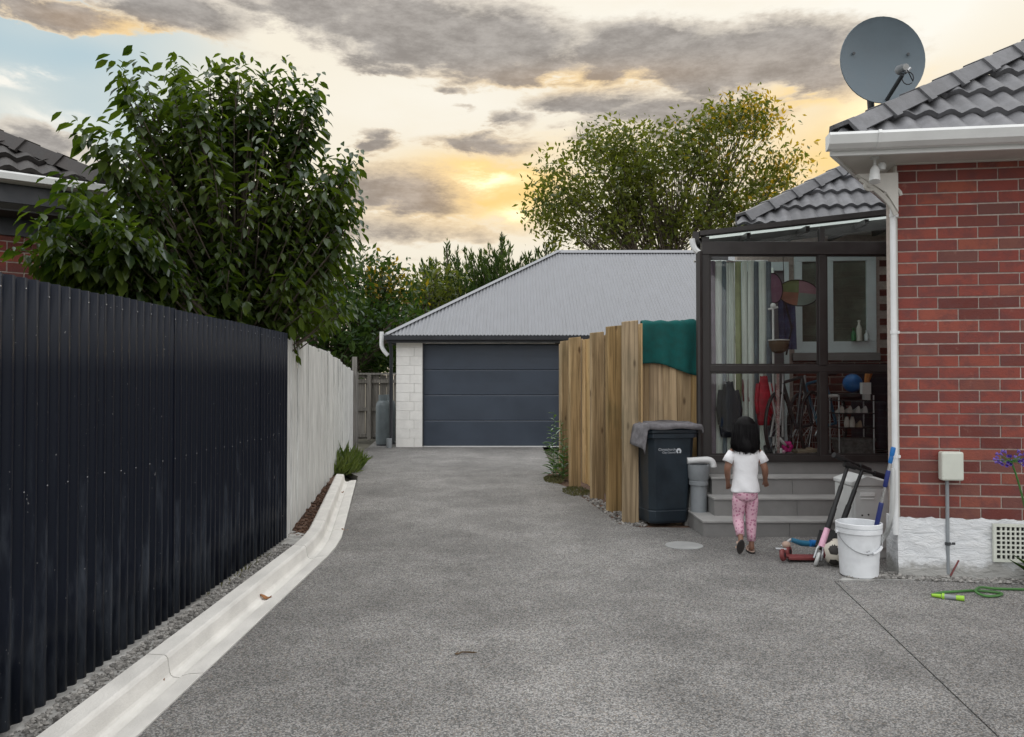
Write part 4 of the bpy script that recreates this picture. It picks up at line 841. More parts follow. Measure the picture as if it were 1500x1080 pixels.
# ------------------------------------------------------------------ trees
def inside_ell(px, py, D, rx, ry, rd, k=None):
    c = P(px, py, D); return c, Vector((rx/F*D, rd, ry/F*D))
def big_tree():
    D0 = 7.3; base = Vector((-2.72, 7.5, 0))
    t = thing('broadleaf_tree', 'large dark green broadleaf tree with drooping leaves behind the steel fence', 'tree', base)
    ell = [(330, 400, 130, 70, 1.0, 55), (110, 285, 40, 40, .35, 14), (70, 370, 50, 28, .35, 12), (150, 400, 90, 40, .4, 20), (300, 262, 150, 150, .95, 70), (235, 130, 75, 62, .6, 20), (330, 120, 80, 52, .6, 22), (420, 145, 62, 65, .6, 19), (478, 300, 66, 100, .75, 38), (128, 340, 92, 50, .6, 24), (170, 215, 62, 55, .5, 9),
           (300, 415, 190, 60, .85, 50), (470, 420, 66, 70, .7, 24), (515, 225, 24, 28, .3, 5), (80, 335, 45, 30, .4, 7), (115, 165, 20, 24, .2, 3), (245, 78, 14, 20, .2, 2), (310, 80, 14, 18, .2, 2), (412, 90, 13, 20, .2, 2), (465, 122, 14, 26, .2, 2), (180, 88, 16, 18, .2, 2), (365, 84, 16, 18, .2, 2), (515, 320, 30, 60, .5, 8)]
    m = MB(); m.tube([base, base+Vector((.05, 0, .9)), base+Vector((.10, -.05, 1.6)), base+Vector((.10, -.05, 2.3))], [.11, .095, .08, .055], 9); m.build('trunk', M['bark'], t, smooth=True)
    br = MB(); Ps, Ds, Ns, Ls, Ws = [], [], [], [], []
    fork = base+Vector((.10, -.25, 1.45))
    for px, py, rx, ry, rd, n in ell:
        c, r = inside_ell(px, py, D0-1.75*max(0, min(1, (340-px)/210)), rx, ry, rd)
        for k in range(int(n*1.85)):
            v = Vector(rdir(1)[0]); v *= (.45+.55*rng.random()**.6); tip = c+Vector((v.x*r.x, v.y*r.y, v.z*r.z))
            h = tip.z; st = fork+(Vector((0, 0, 1))*max(0, (h-2.2))*.42)*rng.random()+Vector(rng.normal(size=3)*.10)
            mid = st.lerp(tip, .55)+Vector((0, 0, -.10+.22*rng.random())); pts = bez(st, mid, tip, 8); l = (tip-st).length
            rr = .004+.004*l; br.tube(pts[:-1], [rr*(1-.9*i/8)+.0022 for i in range(8)], 4, cap=False)
            nl = int(19+9*rng.random()); L0 = min(.95, .95*l)/max(l, .01)
            for q in range(nl):
                f = 1-L0*(q/nl)**.9*(.95); f = max(0, min(1, f)); i = min(7, int(f*8)); p = pts[i].lerp(pts[i+1], f*8-i)
                tdir = (pts[i+1]-pts[i]).normalized(); a, b, _ = frame(tdir); ang = q*2.4+rng.normal()*.35
                out = (a*math.cos(ang)+b*math.sin(ang)); d = (out*.75+tdir*.45+Vector((0, 0, -.55-.5*rng.random()))).normalized()
                ln = (.075+.10*rng.random())*(1.0 if q > 2 else .75); nn = (Vector((0, 0, 1))+out*.55+Vector(rng.normal(size=3)*.3)).normalized()
                Ps.append(p+out*.02); Ds.append(d); Ns.append(nn); Ls.append(ln); Ws.append(ln*(.42+.14*rng.random()))
    br.build('limbs', M['bark'], t, smooth=True); tag(t.children[-1], kind='stuff') if t.children else None
    Ps, Ds, Ns, Ls, Ws = (np.array(q, dtype=float) for q in (Ps, Ds, Ns, Ls, Ws))
    keep = ~((Ps[:, 2] < 1.9) & (Ps[:, 0] > -2.1)); Ps, Ds, Ns, Ls, Ws = Ps[keep], Ds[keep], Ns[keep], Ls[keep], Ws[keep]
    near = np.argsort(np.linalg.norm(Ps-np.array([0, 0, H]), axis=1)-Ls*4); vis = [i for i in near if Ps[i, 2] > 1.9][:300]; mask = np.ones(len(Ps), bool); mask[vis] = False
    org = np.array(base)
    o = link('foliage', leaf_mesh('foliage', Ps[mask]-org, Ds[mask], Ns[mask], Ls[mask], Ws[mask], L['big'], LEAF8), t); tag(o, kind='stuff')
    one = leaf_mesh('leaf', np.zeros((1, 3)), np.array([[0, 1., 0]]), np.array([[0, 0, 1.]]), np.array([1.]), np.array([.55]), L['big'], LEAF8)
    for i in vis:
        d = Vector(Ds[i]); a = d.cross(Vector(Ns[i])).normalized(); n = a.cross(d); mt = Matrix((a, d, n)).transposed().to_4x4()
        link('leaf', one, t, Matrix.Translation(Vector(Ps[i])-base) @ mt @ Matrix.Diagonal((Ls[i], Ls[i], Ls[i], 1)))
big_tree()
def clump_tree(name, label, base, D, ell, leaf, mats, split=None, per=26, spread=.34, group=None, droop=.2, temp=LEAF4, aspect=.5):
    t = thing(name, label, 'tree', base, group=group); base = Vector(base); br = MB(); sets = {k: [[], [], [], []] for k in range(len(mats))}
    zf = min(P(e[0], e[1]+e[3], D).z for e in ell); fork = base+Vector((0, 0, max(.6, zf*.6)))
    br.tube([base, base.lerp(fork, .5)+Vector((.05, 0, 0)), fork, fork+Vector((0, 0, .25*(P(0, min(e[1] for e in ell), D).z-fork.z)))], [.03*D*.35*.5, .025*D*.35*.5, .02*D*.35*.5, .05], 8)
    for px, py, rx, ry, rd, n in ell:
        c, r = inside_ell(px, py, D, rx, ry, rd)
        for k in range(n):
            v = rdir(1)[0]*(.35+.65*rng.random()**.5); tip = c+Vector((v[0]*r.x, v[1]*r.y, v[2]*r.z))
            st = fork.lerp(c, .25+.45*rng.random()); pts = bez(st, st.lerp(tip, .5)+Vector((0, 0, .25)), tip, 5); br.tube(pts, [.024*(1-.8*i/5) for i in range(6)], 4, cap=False)
            nl = int(per*(.6+.8*rng.random())); pp = np.array(tip)+np.clip(rng.normal(size=(nl, 3)), -1.7, 1.7)*spread*np.array([1, 1, .7]); dd = rdir(nl)+np.array([0, 0, -droop]); nn = rdir(nl)*.8+np.array([0, 0, .8]); ll = leaf*(.6+.8*rng.random(nl))
            for i in range(nl):
                s = split(pp[i]) if split else 0
                q = sets[s]; q[0].append(pp[i]); q[1].append(dd[i]); q[2].append(nn[i]); q[3].append(ll[i])
    br.build('trunk', M['bark'], t, smooth=True)
    for k, mt in enumerate(mats):
        q = sets[k]
        if q[0]: o = link('crown' if k == 0 else 'golden_foliage', leaf_mesh('crown', np.array(q[0])-np.array(base), np.array(q[1]), np.array(q[2]), np.array(q[3]), np.array(q[3])*aspect, mt, temp), t); tag(o, kind='stuff')
    return t
def sunglow_split(p):  # paints the low sun's glow as golden leaves, upper right of the crown
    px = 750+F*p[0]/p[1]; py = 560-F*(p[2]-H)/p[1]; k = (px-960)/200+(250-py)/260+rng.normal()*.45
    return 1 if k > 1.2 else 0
clump_tree('walnut_tree', 'tall green tree with leaves coloured sunlit gold on its right side behind the garage roof', P(985, 560, 27)-Vector((0, 0, H)), 27,
           [(870, 270, 82, 78, 2.0, 70), (985, 275, 90, 85, 2.2, 78), (950, 235, 56, 46, 1.6, 26), (1010, 205, 46, 30, 1.3, 20), (1075, 230, 62, 84, 1.8, 52), (1090, 165, 34, 28, .9, 10), (1150, 258, 42, 55, 1.2, 22), (960, 335, 170, 42, 2.0, 62), (812, 300, 34, 36, 1.2, 16), (900, 205, 40, 24, 1.0, 12), (1110, 320, 60, 50, 1.5, 20), (1135, 170, 10, 8, .5, 2)], .215, [L['wal'], L['gold']], sunglow_split, 46, .42)
def plume_tree(label, px, top_y, D, w, n, base_y=560):
    """dense upright feathery sprays"""
    b = P(px, 560, D); b.z = 0; t = thing('conifer_tree', label, 'tree', b, group='conifers behind the garage'); Pp, Dd, Nn, Ll = [], [], [], []; br = MB(); zt = P(0, top_y, D).z; wm = w/F*D
    br.tube([b, b+Vector((0, 0, zt*.5)), b+Vector((0, 0, zt*.93))], [.16, .10, .02], 6)
    for k in range(n):
        a = rng.random()*2*PI; rr = math.sqrt(rng.random()); h0 = zt*(.12+.68*rng.random()*(1-.35*rr)); x, y = b.x+math.cos(a)*rr*wm*(1-.5*h0/zt), b.y+math.sin(a)*rr*wm*(1-.5*h0/zt); ln = (.7+.9*rng.random())*zt*.17; lean = Vector((math.cos(a)*.35*rr, math.sin(a)*.35*rr, 1)).normalized()
        if h0+ln > zt: ln = zt-h0
        m_ = 80
        for i in range(m_):
            f = rng.random(); p = Vector((x, y, h0))+lean*ln*f; s = (1-f)*.19*(ln/1.0)**.5+.02; o = Vector(rdir(1)[0])*s; Pp.append(p+o); Dd.append(lean*1.0+o*3.0+Vector(rng.normal(size=3)*.25)); Nn.append(rdir(1)[0]); Ll.append(.15+.14*rng.random())
        br.tube([(b.x, b.y, h0*.85), (x, y, h0), Vector((x, y, h0))+lean*ln*.9], [.03, .02, .006], 4, cap=False)
    br.build('trunk', M['bark'], t, smooth=True); Ll = np.array(Ll)
    o = link('crown', leaf_mesh('crown', np.array(Pp)-np.array(b), np.array(Dd), np.array(Nn), Ll, Ll*.30, L['con']), t); tag(o, kind='stuff')
plume_tree('feathery dark conifer nearest the left end of the garage roof', 655, 352, 25.5, 44, 170)
plume_tree('broad feathery conifer in front of the golden sunset left of the walnut tree', 735, 318, 27.5, 66, 230)
plume_tree('short conifer rising just behind the peak of the garage roof', 800, 335, 29, 56, 170)
plume_tree('thin pale conifer left of the other conifers', 622, 372, 27, 22, 70)
clump_tree('garden_tree', 'loose dark tree with golden tips between the big tree and the garage', P(545, 560, 21)-Vector((0, 0, H)), 21,
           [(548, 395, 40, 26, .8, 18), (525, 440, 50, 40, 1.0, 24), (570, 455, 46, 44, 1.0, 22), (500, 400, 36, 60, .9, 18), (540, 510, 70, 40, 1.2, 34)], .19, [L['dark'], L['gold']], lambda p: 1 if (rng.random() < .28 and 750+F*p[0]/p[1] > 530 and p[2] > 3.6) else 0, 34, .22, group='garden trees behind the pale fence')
clump_tree('garden_tree', 'dense dark green tree filling the gap behind the pale fence', P(470, 560, 19)-Vector((0, 0, H)), 19,
           [(470, 470, 80, 60, 1.2, 52), (440, 420, 70, 60, 1.0, 30), (520, 520, 60, 36, 1.0, 30), (600, 470, 26, 44, .8, 12)], .2, [L['dark']], None, 34, .24, group='garden trees behind the pale fence')
clump_tree('garden_tree', 'yellow green bushy tree touching the garage roof edge on its left', P(600, 560, 24)-Vector((0, 0, H)), 24,
           [(600, 455, 46, 52, 1.2, 36), (560, 500, 50, 50, 1.2, 30), (640, 420, 30, 34, 1.0, 16)], .19, [L['wal']], None, 34, .28, group='garden trees behind the pale fence')

# ------------------------------------------------------------------ small plants
def stalk_plant(name, label, cat, stalks, leaf, material, per=26, group=None, aspect=.28, sag=.5):
    b = Vector(stalks[0][0]); t = thing(name, label, cat, b, group=group); st = MB(); Pp, Dd, Nn, Ll = [], [], [], []
    for a, c in stalks:
        a, c = Vector(a), Vector(c); pts = bez(a, a.lerp(c, .5)+Vector((rng.normal()*.03, rng.normal()*.03, .03)), c, 8); st.tube(pts, [.006*(1-.7*i/8) for i in range(9)], 5)
        for q in range(per):
            f = .06+.94*q/per; i = min(7, int(f*8)); p = pts[i].lerp(pts[i+1], f*8-i); an = q*2.4; out = Vector((math.cos(an), math.sin(an), 0)); Pp.append(p); Dd.append(out*.85+Vector((0, 0, .65-sag*rng.random()*1.2))); Nn.append(Vector((0, 0, 1))-out*.3); Ll.append(leaf*(1.15-.6*f)*(.75+.5*rng.random()))
    st.build('stem', M['hose'], t, smooth=True); Ll = np.array(Ll)
    o = link('leaves', leaf_mesh('leaves', np.array(Pp)-np.array(b), np.array(Dd), np.array(Nn), Ll, Ll*aspect, material, LEAF8), t); tag(o, kind='stuff')
stalk_plant('tall_weed', 'tall leafy green weed growing at the far end of the timber fence', 'weed', [((.70, 11.3, 0), (.60, 11.15, .98)), ((.64, 11.2, 0), (.56, 11.1, .75)), ((.75, 11.1, 0), (.70, 11.0, .85)), ((.60, 11.3, 0), (.52, 11.2, .5)), ((.72, 11.0, 0), (.76, 10.9, .55))], .17, L['weed'], 26)
def grass(name, label, cx, cy, rx, ry, n, h, material, kind=None):
    a = rng.random(n)*2*PI; r = np.sqrt(rng.random(n)); p = np.stack([cx+np.cos(a)*r*rx, cy+np.sin(a)*r*ry, np.zeros(n)], 1); d = rng.normal(size=(n, 3))*.35+np.array([0, 0, 1]); d[:, 0] += np.cos(a)*r*.4; ln = h*(.4+.7*rng.random(n))*(1.15-.5*r)
    org = np.array([cx, cy, 0]); o = link(name, leaf_mesh(name, p-org, d, rdir(n), ln, np.full(n, .010)+ln*.03, material, LEAF8)); o.location = org
    if kind: tag(o, kind=kind)
    else: tag(o, label, 'grass')
grass('grass_tuft', 'green grass tuft growing at the far end of the kerb against the pale fence', -2.66, 12.15, .26, .75, 900, .42, L['grass'])
grass('moss_patch', None, .82, 9.85, .17, .42, 700, .05, L['moss'], 'stuff'); grass('moss_patch', None, .60, 11.0, .14, .4, 600, .07, L['moss'], 'stuff'); grass('weed_fringe', None, -1.94, 5.6, .03, .7, 60, .09, L['moss'], 'stuff')

# ------------------------------------------------------------------ wheelie bin with its cover
def wheelie_bin():
    cx, cy = 1.50, 7.72; rz = R(13)
    t = thing('wheelie_bin', 'dark blue black wheelie bin standing in front of the timber fence', 'bin', (cx, cy, 0), rz)
    def ring(w, d, z, ch=.035, dy=0): a, b = w/2, d/2; return [Vector(p) for p in ((-a+ch, -b+dy, z), (a-ch, -b+dy, z), (a, -b+ch+dy, z), (a, b-ch+dy, z), (a-ch, b+dy, z), (-a+ch, b+dy, z), (-a, b-ch+dy, z), (-a, -b+ch+dy, z))]
    m = MB(); m.rings([ring(.40, .40, .025, .05), ring(.41, .42, .05, .05), ring(.425, .43, .145, .05), ring(.417, .422, .152, .05), ring(.425, .43, .17, .05), ring(.475, .52, .80, .05), ring(.48, .53, .855, .05), ring(.53, .58, .86, .05), ring(.53, .58, .905, .05)]); m.build('body', M['bin'], t, w=False, bevel=.006)
    m = MB(); m.rings([ring(.545, .60, .907, .05), ring(.55, .61, .915, .05), ring(.55, .61, .935, .05), ring(.50, .56, .965, .06), ring(.30, .36, .975, .06)]); m.build('lid', M['bin'], t, w=False, bevel=.005)
    m = MB(); m.tube([(-.19, .27, .91), (-.19, .34, .92), (.19, .34, .92), (.19, .27, .91)], .014, 8); m.build('handle', M['bin'], t, w=False, smooth=40)
    for s in (-1, 1): m = MB(); m.lathe([(.02, -.025), (.085, -.025), (.1, -.015), (.1, .015), (.085, .025), (.02, .025)], (s*.20, .20, .1), 20, Matrix.Rotation(R(90), 3, 'Y')); m.build('wheel', M['black'], t, w=False, smooth=40)
    m = MB(); m.tube([(-.2, .2, .1), (.2, .2, .1)], .011, 8); m.build('axle', M['steel'], t, w=False)
    # printed council name and arch emblem on the front panel
    def yface(z): return -.215-.045*(z-.17)/.63-.0035
    tilt = math.atan(.045/.63)
    def text(body, size, xr, z):
        cu = bpy.data.curves.new('lettering', 'FONT'); cu.body = body; cu.size = size; cu.align_x = 'RIGHT'; ob = bpy.data.objects.new('tmp', cu); C.objects.link(ob)
        bpy.context.view_layer.update(); me = bpy.data.meshes.new_from_object(ob); bpy.data.objects.remove(ob); me.materials.append(M['print'])
        o = link('lettering', me, t); o.location = (xr, yface(z), z); o.rotation_euler = (R(90)-tilt*-1, 0, 0); return o
    text('Christchurch', .034, .030, .738); text('City Council', .027, .030, .711)
    m = MB(); n = 20; out = [(.027*math.cos(PI*1.32-k/n*PI*1.64), .027*math.sin(PI*1.32-k/n*PI*1.64)) for k in range(n+1)]; inn = [(.0105*math.cos(PI*1.45-k/n*PI*1.9), .0105*math.sin(PI*1.45-k/n*PI*1.9)-.004) for k in range(n+1)]
    m.rings([[Vector((x+.062, yface(.732)-(-z*.07)-.001, .732+z)) for x, z in q] for q in (out, inn)], cap=False, close=False); m.build('emblem', M['print'], t, w=False)
    # the old fleece mat spread over the lid
    c = MB(); hw, hd = .36, .33
    def f(u, v):
        x, y = -hw-.02+(2*hw+.0)*u, -hd+2*hd*v; ex = max(0, abs(x)-.275); ey = max(0, abs(y)-.305); side = -1 if x < 0 else 1
        z = .988-.0*ex; dx = dy = 0
        if x < -.275: q = min(1, (abs(x)-.275)/.105); z -= .215*q*(.75+.4*v*0+.35*(1-v)); x = -.278-.035*q-.02*math.sin(v*5)
        elif x > .275: q = min(1, (x-.275)/.085); z -= .085*q*(.6+.6*v); x = .277+.02*q
        if y < -.305: q = (abs(y)-.305)/.025; z -= .045*q; y = -.312
        return (x, y, z+.006*math.sin(u*13+v*4)+.005*math.sin(v*11+u*3))
    c.grid(f, 44, 26); rot = Matrix.Rotation(rz, 4, 'Z'); o = c.build('fleece_mat', M['mattop'], smooth='all', solid=.02); o.data.transform(Matrix.Translation((cx, cy, 0)) @ rot); top(o, 'grey fleece mat draped over the lid of the wheelie bin', 'mat')
wheelie_bin()

# ------------------------------------------------------------------ things along the house wall
def dish():
    c = P(1290, 90, 6.15); t = thing('satellite_dish', 'round blue grey satellite dish mounted on the roof corner', 'satellite dish', (c.x, c.y, 3.35))
    n = Vector((.03, -.99, -.03)).normalized(); a, b, _ = frame(n); mt = Matrix((a, b, n)).transposed(); r = .335; m = MB()
    m.lathe([(.001, 0)]+[(r*k/10, .075*(k/10)**2) for k in range(1, 11)]+[(r+.008, .080), (r+.010, .072), (r, .062)]+[(r*k/10, .075*(k/10)**2-.012) for k in range(9, 0, -1)]+[(.001, -.012)], c, 40, mt, cap=False); m.build('reflector', M['dish'], t, smooth=50)
    low = c+mt @ Vector((-.0, -.33, .05))+Vector((.02, 0, 0)); f = c+n*.30+Vector((.035, 0, -.15))
    m = MB(); m.tube([low-n*.02+Vector((.02, 0, 0)), f+Vector((0, 0, -.05))], .016, 8); m.build('arm', M['lead'], t, smooth=40)
    m = MB(); m.tube([f+n*.05+Vector((0, 0, -.01)), f, f-n*.045], [.024, .03, .038], 12); m.tube([f+Vector((.02, 0, -.04)), f+Vector((.06, 0, 0))], .012, 6); m.build('feed_horn', M['steel'], t, smooth=40)
    m = MB(); m.tube([f+n*.04]+[f+Vector((.05+.045*math.cos(k*.5), .02, -.07+.05*math.sin(k*.5))) for k in range(-1, 12)], .004, 5); m.build('cable', M['black'], t)
    m = MB(); k = c-n*.05; m.tube([k, k-n*.10, (k.x+.06, k.y+.16, 3.30)], [.03, .03, .024], 10); m.box(k-n*.02, (.12, .06, .12)); m.build('mount', M['lead'], t)
    for s in (-1, 1): m = MB(); q = c+mt @ Vector((s*.22, .06, .045)); m.tube([q, q+n*.006], .012, 8); m.build('bolt', M['lead'], t)
dish()
def hp(u, v, z): return Vector((HC[0]+u*math.cos(HROT)+v*math.sin(-HROT), HC[1]+u*math.sin(HROT)+v*math.cos(HROT), z))
def spot():
    c = P(1284, 251, 5.42); t = thing('security_light', 'small white flood lamp hanging under the eave corner', 'lamp', c)
    m = MB(); m.tube([c+Vector((.0, 0, .10)), c+Vector((0, 0, .03))], .010, 8); m.lathe([(.03, .095), (.03, .11)], c, 12); m.build('bracket', M['offwhite'], t)
    d = Vector((-.15, -.25, -1)).normalized(); m = MB(); m.tube([c+Vector((.0, 0, .045)), c+Vector((0, 0, .04))+d*.02, c+d*.045, c+d*.075], [.014, .030, .037, .038], 16); m.build('shade', M['white'], t, smooth=40)
    m = MB(); m.lathe([(.024, 0), (.028, .03), (.02, .05)], c+Vector((.055, .01, .02)), 12); m.build('sensor', M['offwhite'], t, smooth=40)
spot()
def meter_box():
    c = hp(.345, -.045, 0); x, y = c.x, c.y; t = thing('meter_box', 'pale cream utility box with a grey conduit on the red brick wall', 'utility box', (x, y, 0), HROT)
    m = MB(); m.box((0, .0, .802), (.148, .075, .205)); m.build('cover', M['cream'], t, w=False, bevel=.014, seg=3)
    m = MB(); m.tube([(-.022, .012, .70), (-.022, .012, .03)], .0125, 10); m.build('conduit', M['pipe'], t, w=False, smooth=40); m = MB(); m.lathe([(.019, 0), (.019, .022)], (-.022, .012, .235), 10); m.box((.0, .02, .246), (.06, .012, .018)); m.build('clip', M['lead'], t, w=False)
    m = MB(); m.tube([(-.01, .0, .02), (.05, .01, .13)], .006, 6); m.build('red_wire', M['redplastic'], t, w=False)
meter_box()
def storage_box():
    x0, x1, y0, y1 = 2.685, 3.05, 6.12, 6.44; t = thing('storage_cabinet', 'grey white plastic cabinet with a peaked lid beside the steps', 'cabinet', ((x0+x1)/2, y0+.15, 0))
    m = MB(); m.span((x0+.008, y0+.012, 0), (x1-.008, y1, .575)); m.build('carcass', M['offwhite'], t, bevel=.008)
    m = MB(); xm = x0+.13; m.prism([(x0, y0-.01, .577), (x1, y0-.01, .577), (x1, y0-.01, .605), (xm+.1, y0-.01, .625), (xm, y0-.01, .655), (x0, y0-.01, .607)], (0, y1-y0+.02, 0)); m.build('lid', M['offwhite'], t, bevel=.006)
    m = MB(); m.span((x0+.03, y0-.002, .08), (x1-.06, y0+.013, .555)); d = m.build('door', M['offwhite'], t, bevel=.008)
    m = MB(); m.span((x0+.07, y0-.014, .495), (x0+.19, y0-.0025, .525)); m.span((x0+.075, y0-.012, .470), (x0+.185, y0-.0025, .482)); m.build('handle', M['white'], d, bevel=.005)
    for x in (x0+.035, x1-.10): m = MB(); m.tube([(x, y0-.012, .592), (x, y0-.018, .592)], .007, 8); m.build('screw_cap', M['pipe'], t)
    for x, z in ((x0+.09, .345), (x0+.14, .35)): m = MB(); m.tube([(x, y0-.002, z), (x, y0-.006, z)], .007, 8); m.build('keyhole', M['black'], d)
storage_box()
def bucket():
    x, y = 2.515, 5.60; t = thing('bucket', 'white plastic pail with a wire handle on the gravel by the house corner', 'bucket', (x, y, 0)); n = 36
    m = MB(); m.lathe([(.02, .004), (.122, .004), (.130, .012), (.146, .315), (.157, .318), (.157, .348), (.151, .350), (.151, .356), (.159, .358), (.159, .385), (.150, .388), (.146, .385), (.140, .32), (.124, .02), (.02, .018)], (x, y, 0), n, cap=True); m.build('pail', M['bucket'], t, smooth=35)
    m = MB(); pts = [(x-.158*math.cos(a), y-.158*math.sin(a)*.72-.035*math.sin(a), .318-.135*math.sin(a)**1.0) for a in np.linspace(0.0, PI, 22)]; m.tube(pts, .0035, 6); hb = m.build('bail', M['steel'], t, smooth=True)
    m = MB(); m.tube(pts[12:17], .011, 8); m.build('grip', M['bucket'], hb, smooth=40)
    m = MB()
    for k, (a0, w, z) in enumerate(((-.06, .05, .20), (.03, .07, .206), (-.03, .09, .175))):
        for i in range(4): aa = -PI/2+a0+i*w/4; r = .1415+.0008+(z-.2)*.055; m.box((x+r*math.cos(aa), y+r*math.sin(aa), z), (.006, .002, .004), Matrix.Rotation(aa+PI/2, 3, 'Z'))
    m.build('scuff_print', M['pipe'], t)
    for s in (-1, 1): m = MB(); m.lathe([(.012, 0), (.012, .01)], (x+s*.155, y, .318), 8, Matrix.Rotation(R(90)*s, 3, 'Y')); m.build('ear', M['bucket'], t)
bucket()
def pole():
    a = P(1278, 775, 5.58); a = Vector((2.585, 5.60, .10)); b = P(1308, 655, 5.50); d = b-a; t = thing('mop_pole', 'telescopic pole with navy blue grips standing in the white bucket', 'pole', a)
    m = MB(); m.tube([a, b], .0105, 10); m.build('shaft', M['alu'], t, smooth=40)
    for f0, f1, r in ((.30, .52, .0165), (.655, .80, .0155), (.925, 1.0, .0165), (.86, .925, .014)): m = MB(); m.tube([a+d*f0, a+d*(f0+.01), a+d*(f1-.01), a+d*f1], [r*.8, r, r, r*.8], 12); m.build('grip', M['bluegrip'] if f0 < .84 else M['blue'], t, smooth=40)
pole()
def flexi():
    pts = bez(hp(-.06, -.07, .78), hp(-.05, -.08, .42), P(1296, 782, 5.68), 14)+bez(P(1296, 782, 5.68), P(1285, 800, 5.72), (2.58, 5.78, .10), 6)[1:]
    m = MB(); m.tube(pts, .017, 10); top(m.build('drain_hose', M['offwhite'], smooth=True), 'pale flexible drain hose hanging between the downpipe and the white bucket', 'hose')
flexi()
def football():
    c = Vector((2.475, 5.90, .102)); t = thing('football', 'scuffed white football with dark panels half hidden behind the bucket', 'ball', (c.x, c.y, 0))
    bm = bmesh.new(); bmesh.ops.create_icosphere(bm, subdivisions=4, radius=.102); me = bpy.data.meshes.new('shell'); 
    bm2 = bmesh.new(); bmesh.ops.create_icosphere(bm2, subdivisions=1, radius=1); pent = [v.co.normalized() for v in bm2.verts][:12]; bm2.free()
    rot = Euler((.5, .3, .2)).to_matrix()
    for f in bm.faces:
        d = f.calc_center_median().normalized(); k = max(range(12), key=lambda i: d.dot(rot @ pent[i])); f.smooth = True
        if d.dot(rot @ pent[k]) > .93: f.material_index = 1 if k % 3 else 2
    bm.to_mesh(me); bm.free()
    for q in ('ballwhite', 'ballblack', 'maroon'): me.materials.append(M[q])
    link('shell', me, t, Matrix.Translation((0, 0, .102)))
football()
def scooter(label, foot, head, bar_dir, barlen, deck_dir, fork_col, stem_col, grp='kick scooters by the steps'):
    """kick scooter leaning over: foot = front wheel contact, head = handlebar centre"""
    foot, head = Vector(foot), Vector(head); ax = (head-foot).normalized(); bd = Vector(bar_dir).normalized(); dd = Vector(deck_dir).normalized(); side = ax.cross(dd).normalized()
    t = thing('kick_scooter', label, 'scooter', foot, group=grp); wc = foot+ax*.055; R_ = .055
    def wheel(c, nm):
        a, b, n = frame(side); m = MB(); mt = Matrix((a, b, n)).transposed(); m.lathe([(.018, -.014), (R_*.8, -.014), (R_, -.006), (R_, .006), (R_*.8, .014), (.018, .014)], c, 22, mt, cap=False); w = m.build(nm, M['offwhite'], t, smooth=40)
        m = MB(); m.lathe([(.001, -.016), (.02, -.016), (.02, .016), (.001, .016)], c, 12, mt); m.build('hub', M['black'], w)
    wheel(wc, 'front_wheel'); l = (head-foot).length
    m = MB()
    for s in (-1, 1): m.tube([wc+side*.024*s, wc+side*.024*s+ax*.075, wc+ax*.115+side*.012*s], [.010, .011, .014], 8)
    m.build('fork', M['steel'], t, smooth=40)
    m = MB(); a = wc+ax*.10; m.tube([a, a+ax*.15], [.026, .022], 12); m.build('steering_sleeve', fork_col, t, smooth=40)
    m = MB(); m.tube([a+ax*.15, a+ax*.32], .0215, 12); m.build('lower_stem', stem_col, t, smooth=40); m = MB(); m.tube([a+ax*.32, a+ax*(l*.58)], .0175, 12); m.tube([a+ax*(l*.58), head], .014, 10); m.build('upper_stem', M['black'], t, smooth=40)
    m = MB(); m.tube([head-bd*barlen*.42, head+bd*barlen*.58], .013, 10); hb = m.build('handlebar', M['black'], t, smooth=40)
    for f0, f1 in ((-.46, -.18), (.30, .62)): m = MB(); m.tube([head+bd*barlen*f0, head+bd*barlen*f1], .0215, 12); m.build('grip', M['black'], hb, smooth=40)
    dk = wc+ax*.045; m = MB(); zz = side.cross(dd)
    m.tube([a+ax*.03, dk+dd*.12], [.022, .02], 8); m.hexa([dk+dd*.10+side*.045, dk+dd*.10-side*.045, dk+dd*.10-side*.045-zz*.018, dk+dd*.10+side*.045-zz*.018], [dk+dd*.46+side*.05, dk+dd*.46-side*.05, dk+dd*.46-side*.05-zz*.018, dk+dd*.46+side*.05-zz*.018]); m.build('deck', stem_col, t, bevel=.004)
    wheel(dk+dd*.53-zz*.01, 'rear_wheel')
    m = MB(); m.tube([dk+dd*.47+zz*.02, dk+dd*.53+zz*.065, dk+dd*.60+zz*.04], .020, 8, flat=.4); m.build('mudguard', M['pink'], t, smooth=40)
f1 = P(1192, 828, 5.885); h1 = P(1243, 676, 6.05)
scooter('black kick scooter with pale pink fork leaning against the steps, the nearer of two', (f1.x, f1.y, 0), h1, (.9, .35, -.36), .36, (.45, .86, .16), M['pink'], M['black'])
f2 = P(1210, 808, 5.99); h2 = P(1262, 688, 6.04)
scooter('black kick scooter leaning behind the pink one, half hidden by the cabinet', (f2.x, f2.y, 0), h2, (.95, .1, -.30), .34, (.42, .86, .12), M['black'], M['black'])
